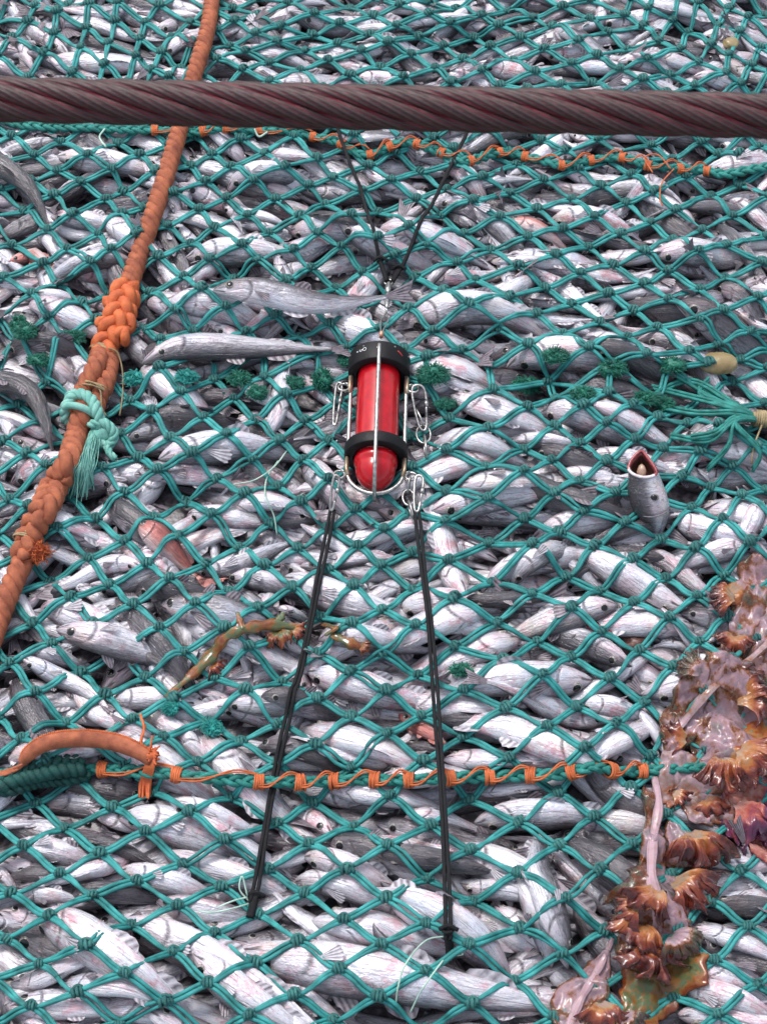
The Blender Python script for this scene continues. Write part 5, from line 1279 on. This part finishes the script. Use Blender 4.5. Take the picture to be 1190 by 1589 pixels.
# ------------------------------------------------------------------ jelly remains draped over the net
def ruffle(mb, c, d, R, spread, seed, waves=9, amp=.35, lift=.3, inner=.12, m=0):
    """a frilled fan: root at c, opening along d (in the plane of the heap)"""
    Rn = random.Random(seed); nu, nv = 110, 18; V = []; at_v = []
    a0 = math.atan2(d[1], d[0]); ph = Rn.uniform(0, 6.28); ph2 = Rn.uniform(0, 6.28); ph3 = Rn.uniform(0, 6.28)
    for j in range(nv):
        v = j/(nv-1); 
        for i in range(nu):
            u = i/(nu-1)*2-1
            a = a0+u*spread*(1+.15*v*math.sin(5*u+ph2))
            edge = R*(.86+.10*math.sin(waves*.9*u*PI+ph)*v+.05*math.sin(waves*2.9*u+ph2)*v+.035*math.sin(waves*5.3*u*PI+ph3)*v**3)
            r = inner*R+(edge-inner*R)*v
            rib = abs(math.sin(waves*2.3*u*PI+ph))
            wv = .13*(rib-.5)*v**1.2+.6*math.sin(waves*.8*u*PI+ph3)*v**2*(.5+.5*v)+.55*math.sin(waves*6.3*u*PI+ph2)*max(0, v-.72)*2.2
            z = R*(lift*1.25*math.sin(v*PI*.86)+wv*amp)
            al = a+.10*v**2*math.sin(waves*u*PI*1.9+ph2)
            V.append((c[0]+math.cos(al)*r, c[1]+math.sin(al)*r, c[2]+z)); at_v.append(v*.85)
    F = [(j*nu+i, j*nu+i+1, (j+1)*nu+i+1, (j+1)*nu+i) for j in range(nv-1) for i in range(nu-1)]
    V = np.array(V)
    for q in range(len(V)):
        nv_ = mnoise.noise_vector(Vector(V[q]*22)); nw_ = mnoise.noise_vector(Vector(V[q]*60+seed))
        V[q] += np.array(nv_)*R*.28*at_v[q]+np.array(nw_)*R*.10*at_v[q]
    V[:, 2] = np.maximum(V[:, 2], [neth(x, y)+.001 for x, y, _ in V])
    n = len(V); V2 = V-np.array([0, 0, .0022]); F2 = [(q[3]+n, q[2]+n, q[1]+n, q[0]+n) for q in F]
    rim_ = [i for i in range(nu)]+[j*nu+nu-1 for j in range(1, nv)]+[(nv-1)*nu+i for i in range(nu-2, -1, -1)]+[j*nu for j in range(nv-2, 0, -1)]
    F3 = [(rim_[k], rim_[k]+n, rim_[(k+1) % len(rim_)]+n, rim_[(k+1) % len(rim_)]) for k in range(len(rim_))]
    mb.add(np.vstack([V, V2]), F+F2+F3, m, np.r_[at_v, at_v])
OX, OY, OS = 850, 880, .4462
def J(x, y): return OX+x*OS, OY+y*OS
def jelly():
    c = on(1060, 1230, .02); rt = root('jellyfish_remains', c); tag(rt, 'torn brown and pink jellyfish remains draped over the net down the right side', 'jellyfish')
    def stalk(pts, rad, nm='stalk', att=.25, flat=.6):
        P = catmull([on(*J(x, y), z) for x, y, z in pts], 7); r = .38*np.interp(np.linspace(0, 1, len(P)), np.linspace(0, 1, len(rad)), rad)*(1+.14*np.sin(np.arange(len(P))*.9))
        mb = MB(); tube(mb, P, r, 24, 0, ell=(flat*.6, 1), att=att+.12*np.sin(np.repeat(np.arange(len(P)), 24)*.5) if False else att, ribs=(.16, 7, .12)); mb.build(nm, M['stalk'], rt, att=True)
    stalk([(800, 230, .014), (690, 330, .020), (560, 430, .022), (470, 540, .02), (400, 610, .012)], [.012, .016, .02, .016, .008], att=.45, flat=.4)
    stalk([(370, 730, .016), (385, 830, .018), (365, 950, .018), (360, 1080, .020), (385, 1180, .022), (370, 1260, .02)], [.013, .019, .020, .022, .030, .012], att=.2)
    stalk([(225, 1290, .012), (190, 1370, .018), (150, 1440, .018), (110, 1510, .018), (70, 1600, .016)], [.008, .014, .015, .017, .018], att=.25)
    def film(pts, rad, mt='film', nm='tissue', hgt=.018):
        P = resample(catmull([on(*J(x, y), .010) for x, y in pts], 9), step=.0045); n = len(P); r = np.interp(np.linspace(0, 1, n), np.linspace(0, 1, len(rad)), rad)
        T, N, B = frames(P); m = 64; V = []; at_v = []
        sd = random.uniform(0, 99); o3 = Vector((sd, 0, 0))
        for i in range(n):
            en = min(1, i/6+.15, (n-1-i)/6+.15)
            for k in range(m):
                a = k/m*2*PI; c_, s_ = math.cos(a), math.sin(a)
                q = Vector(P[i]+B[i]*c_*r[i])
                rr = r[i]*(.45+.55*en)*(1+.50*mnoise.noise(q*24+o3)+.30*mnoise.noise(q*70+o3))
                p = P[i]+B[i]*c_*rr+T[i]*.25*r[i]*mnoise.noise(q*40-o3)
                v3 = Vector(p); loc = Vector((float(np.dot(p, B[i]))*60, i*.10, sd))     # folds run along the strip
                fold = (1-abs(mnoise.noise(loc))*2.2)
                z = neth(p[0], p[1])+.0015+(max(0, s_)**.6*(hgt*en*(.55+.8*mnoise.noise(v3*20+o3))+.007*fold+.005*mnoise.noise(v3*75)+.003*mnoise.noise(v3*190)) if s_ > 0 else 0)
                V.append((p[0], p[1], max(z, neth(p[0], p[1])+(.0015 if s_ > 0 else .0005)))); at_v.append(.30+.45*abs(c_)**5+.25*mnoise.noise(v3*16+o3))
        F = [(i*m+k, (i+1)*m+k, (i+1)*m+(k+1) % m, i*m+(k+1) % m) for i in range(n-1) for k in range(m)]+[tuple(range(m)), tuple((n-1)*m+k for k in range(m-1, -1, -1))]
        mb = MB(); mb.add(V, F, 0, at_v); mb.build(nm, M[mt], rt, att=True)
    film([(740, -40), (720, 60), (680, 180), (650, 280), (600, 360)], [.03, .04, .026, .04, .03])
    film([(780, 150), (770, 280), (740, 400)], [.03, .05, .05])
    film([(800, 500), (790, 620), (740, 720)], [.05, .06, .04], 'frill')
    film([(560, 640), (660, 700), (740, 700)], [.03, .05, .03], 'frill')
    film([(690, 60), (630, 100), (580, 110)], [.03, .025, .01], 'frill')
    film([(480, 310), (500, 400), (480, 520), (430, 620)], [.02, .03, .03, .012])
    film([(640, 560), (600, 700), (520, 760)], [.04, .05, .03])
    film([(430, 860), (460, 940), (520, 1010)], [.01, .03, .05])
    film([(300, 1130), (350, 1200), (400, 1260), (350, 1340), (260, 1420)], [.02, .05, .05, .05, .02])
    film([(620, 720), (680, 800), (700, 900)], [.02, .045, .05], 'purple')
    film([(790, 260), (660, 350), (560, 450), (470, 550), (420, 640)], [.05, .05, .055, .045, .02])
    film([(800, 420), (740, 520), (660, 610), (620, 700)], [.05, .09, .085, .03])
    film([(640, 430), (590, 560), (560, 680)], [.04, .05, .05])
    film([(400, 640), (480, 720), (530, 800), (500, 880)], [.03, .075, .065, .02], 'stalk')
    film([(640, 740), (700, 860), (760, 970), (790, 1040)], [.03, .05, .055, .02], 'purple')
    film([(350, 760), (360, 900), (370, 1040), (390, 1150), (340, 1280), (310, 1400)], [.014, .016, .03, .07, .065, .03])
    film([(440, 1280), (450, 1380), (380, 1460), (280, 1560)], [.02, .05, .055, .05], 'weed')
    film([(210, 1330), (150, 1440), (90, 1540), (70, 1620)], [.01, .03, .035, .04])
    fr = [ # x, y (zoom units), direction deg (0 = right, 90 = up the photo), radius zoom, spread, material, lift
     (660, 110, 185, 90, .8, 'frill', .2), (650, 230, 255, 80, 1.2, 'frill', .2), (540, 380, 140, 100, .7, 'film', .2), (640, 470, 20, 130, .9, 'frill', .25), (680, 470, 60, 90, 1., 'frill', .25),
     (650, 620, 320, 160, .9, 'frill', .3), (600, 650, 265, 120, .9, 'frill', .3), (490, 600, 170, 90, 1., 'frill', .2), (540, 800, 300, 80, 1., 'frill', .25), (430, 780, 320, 60, .8, 'frill', .2),
     (490, 900, 280, 160, .75, 'frill', .3), (640, 800, 295, 190, .55, 'purple', .25), (700, 870, 285, 150, .6, 'purple', .2),
     (390, 1100, 240, 140, .7, 'frill', .25), (420, 1080, 320, 150, .8, 'frill', .25), (320, 1180, 190, 80, 1., 'frill', .25), (330, 1230, 250, 120, 1.1, 'frill', .4),
     (360, 1290, 262, 150, .9, 'frill', .4), (420, 1270, 310, 100, 1., 'film', .3), (180, 1500, 280, 110, .9, 'frill', .3), (260, 1540, 285, 90, 1., 'film', .3)]
    for i, (x, y, dg, R, sp, mt, lf) in enumerate(fr):
        p = on(*J(x, y), .022); a = math.radians(dg); sc = FPX/np.linalg.norm(p-CAM)
        mb = MB(); ruffle(mb, p, (math.cos(a), math.sin(a)), R*OS/sc*1.12, sp, 300+i, waves=random.uniform(3.5, 6.5)*sp, amp=random.uniform(.08, .18), lift=lf*random.uniform(.5, 1.3)); mb.build('frill', M[mt], rt, att=True)
jelly()
def weed():
    c = on(400, 985, .01); rt = root('jelly_scrap', c); tag(rt, 'small green and brown branching scrap of jelly stretched across the net left of centre', 'jelly scrap')
    mb = MB()
    for pts, rad in (([(258, 1082, .006), (300, 1045, .012), (330, 1015, .014), (352, 988, .014), (385, 975, .016), (425, 970, .016), (470, 975, .012)], [.005, .012, .018, .013, .013, .016, .008]), ([(378, 978, .014), (372, 962, .012), (368, 950, .008)], [.010, .008, .004]), ([(420, 972, .014), (436, 958, .014), (440, 950, .01)], [.012, .010, .005]), ([(500, 968, .01), (520, 975, .012), (505, 985, .01)], [.006, .01, .006]), ([(515, 985, .010), (545, 998, .012), (572, 1008, .01)], [.008, .015, .007])):
        P = catmull([on(*q) for q in pts], 6); r = np.interp(np.linspace(0, 1, len(P)), np.linspace(0, 1, len(rad)), rad)
        tube(mb, P, r*.68*(1+.22*np.sin(np.arange(len(P))*1.3)), 14, 0, ell=(.5, 1), ribs=(.18, 5, .5), att=.35)
    mb.build('branch', M['weed'], rt, att=True)
    for i, (x, y, dg, R, sp) in enumerate([(430, 975, 285, 42, .9), (450, 975, 330, 40, .7), (325, 1030, 320, 34, .8), (555, 1003, 340, 26, .8)]):
        p = on(x, y, .010); a = math.radians(dg); sc = FPX/np.linalg.norm(p-CAM)
        mb = MB(); ruffle(mb, p, (math.cos(a), math.sin(a)), R/sc*.8, sp, 700+i, waves=3.5, amp=.22, lift=.2); mb.build('frill', M['weed' if i % 3 == 0 else 'frill'], rt, att=True)
weed()
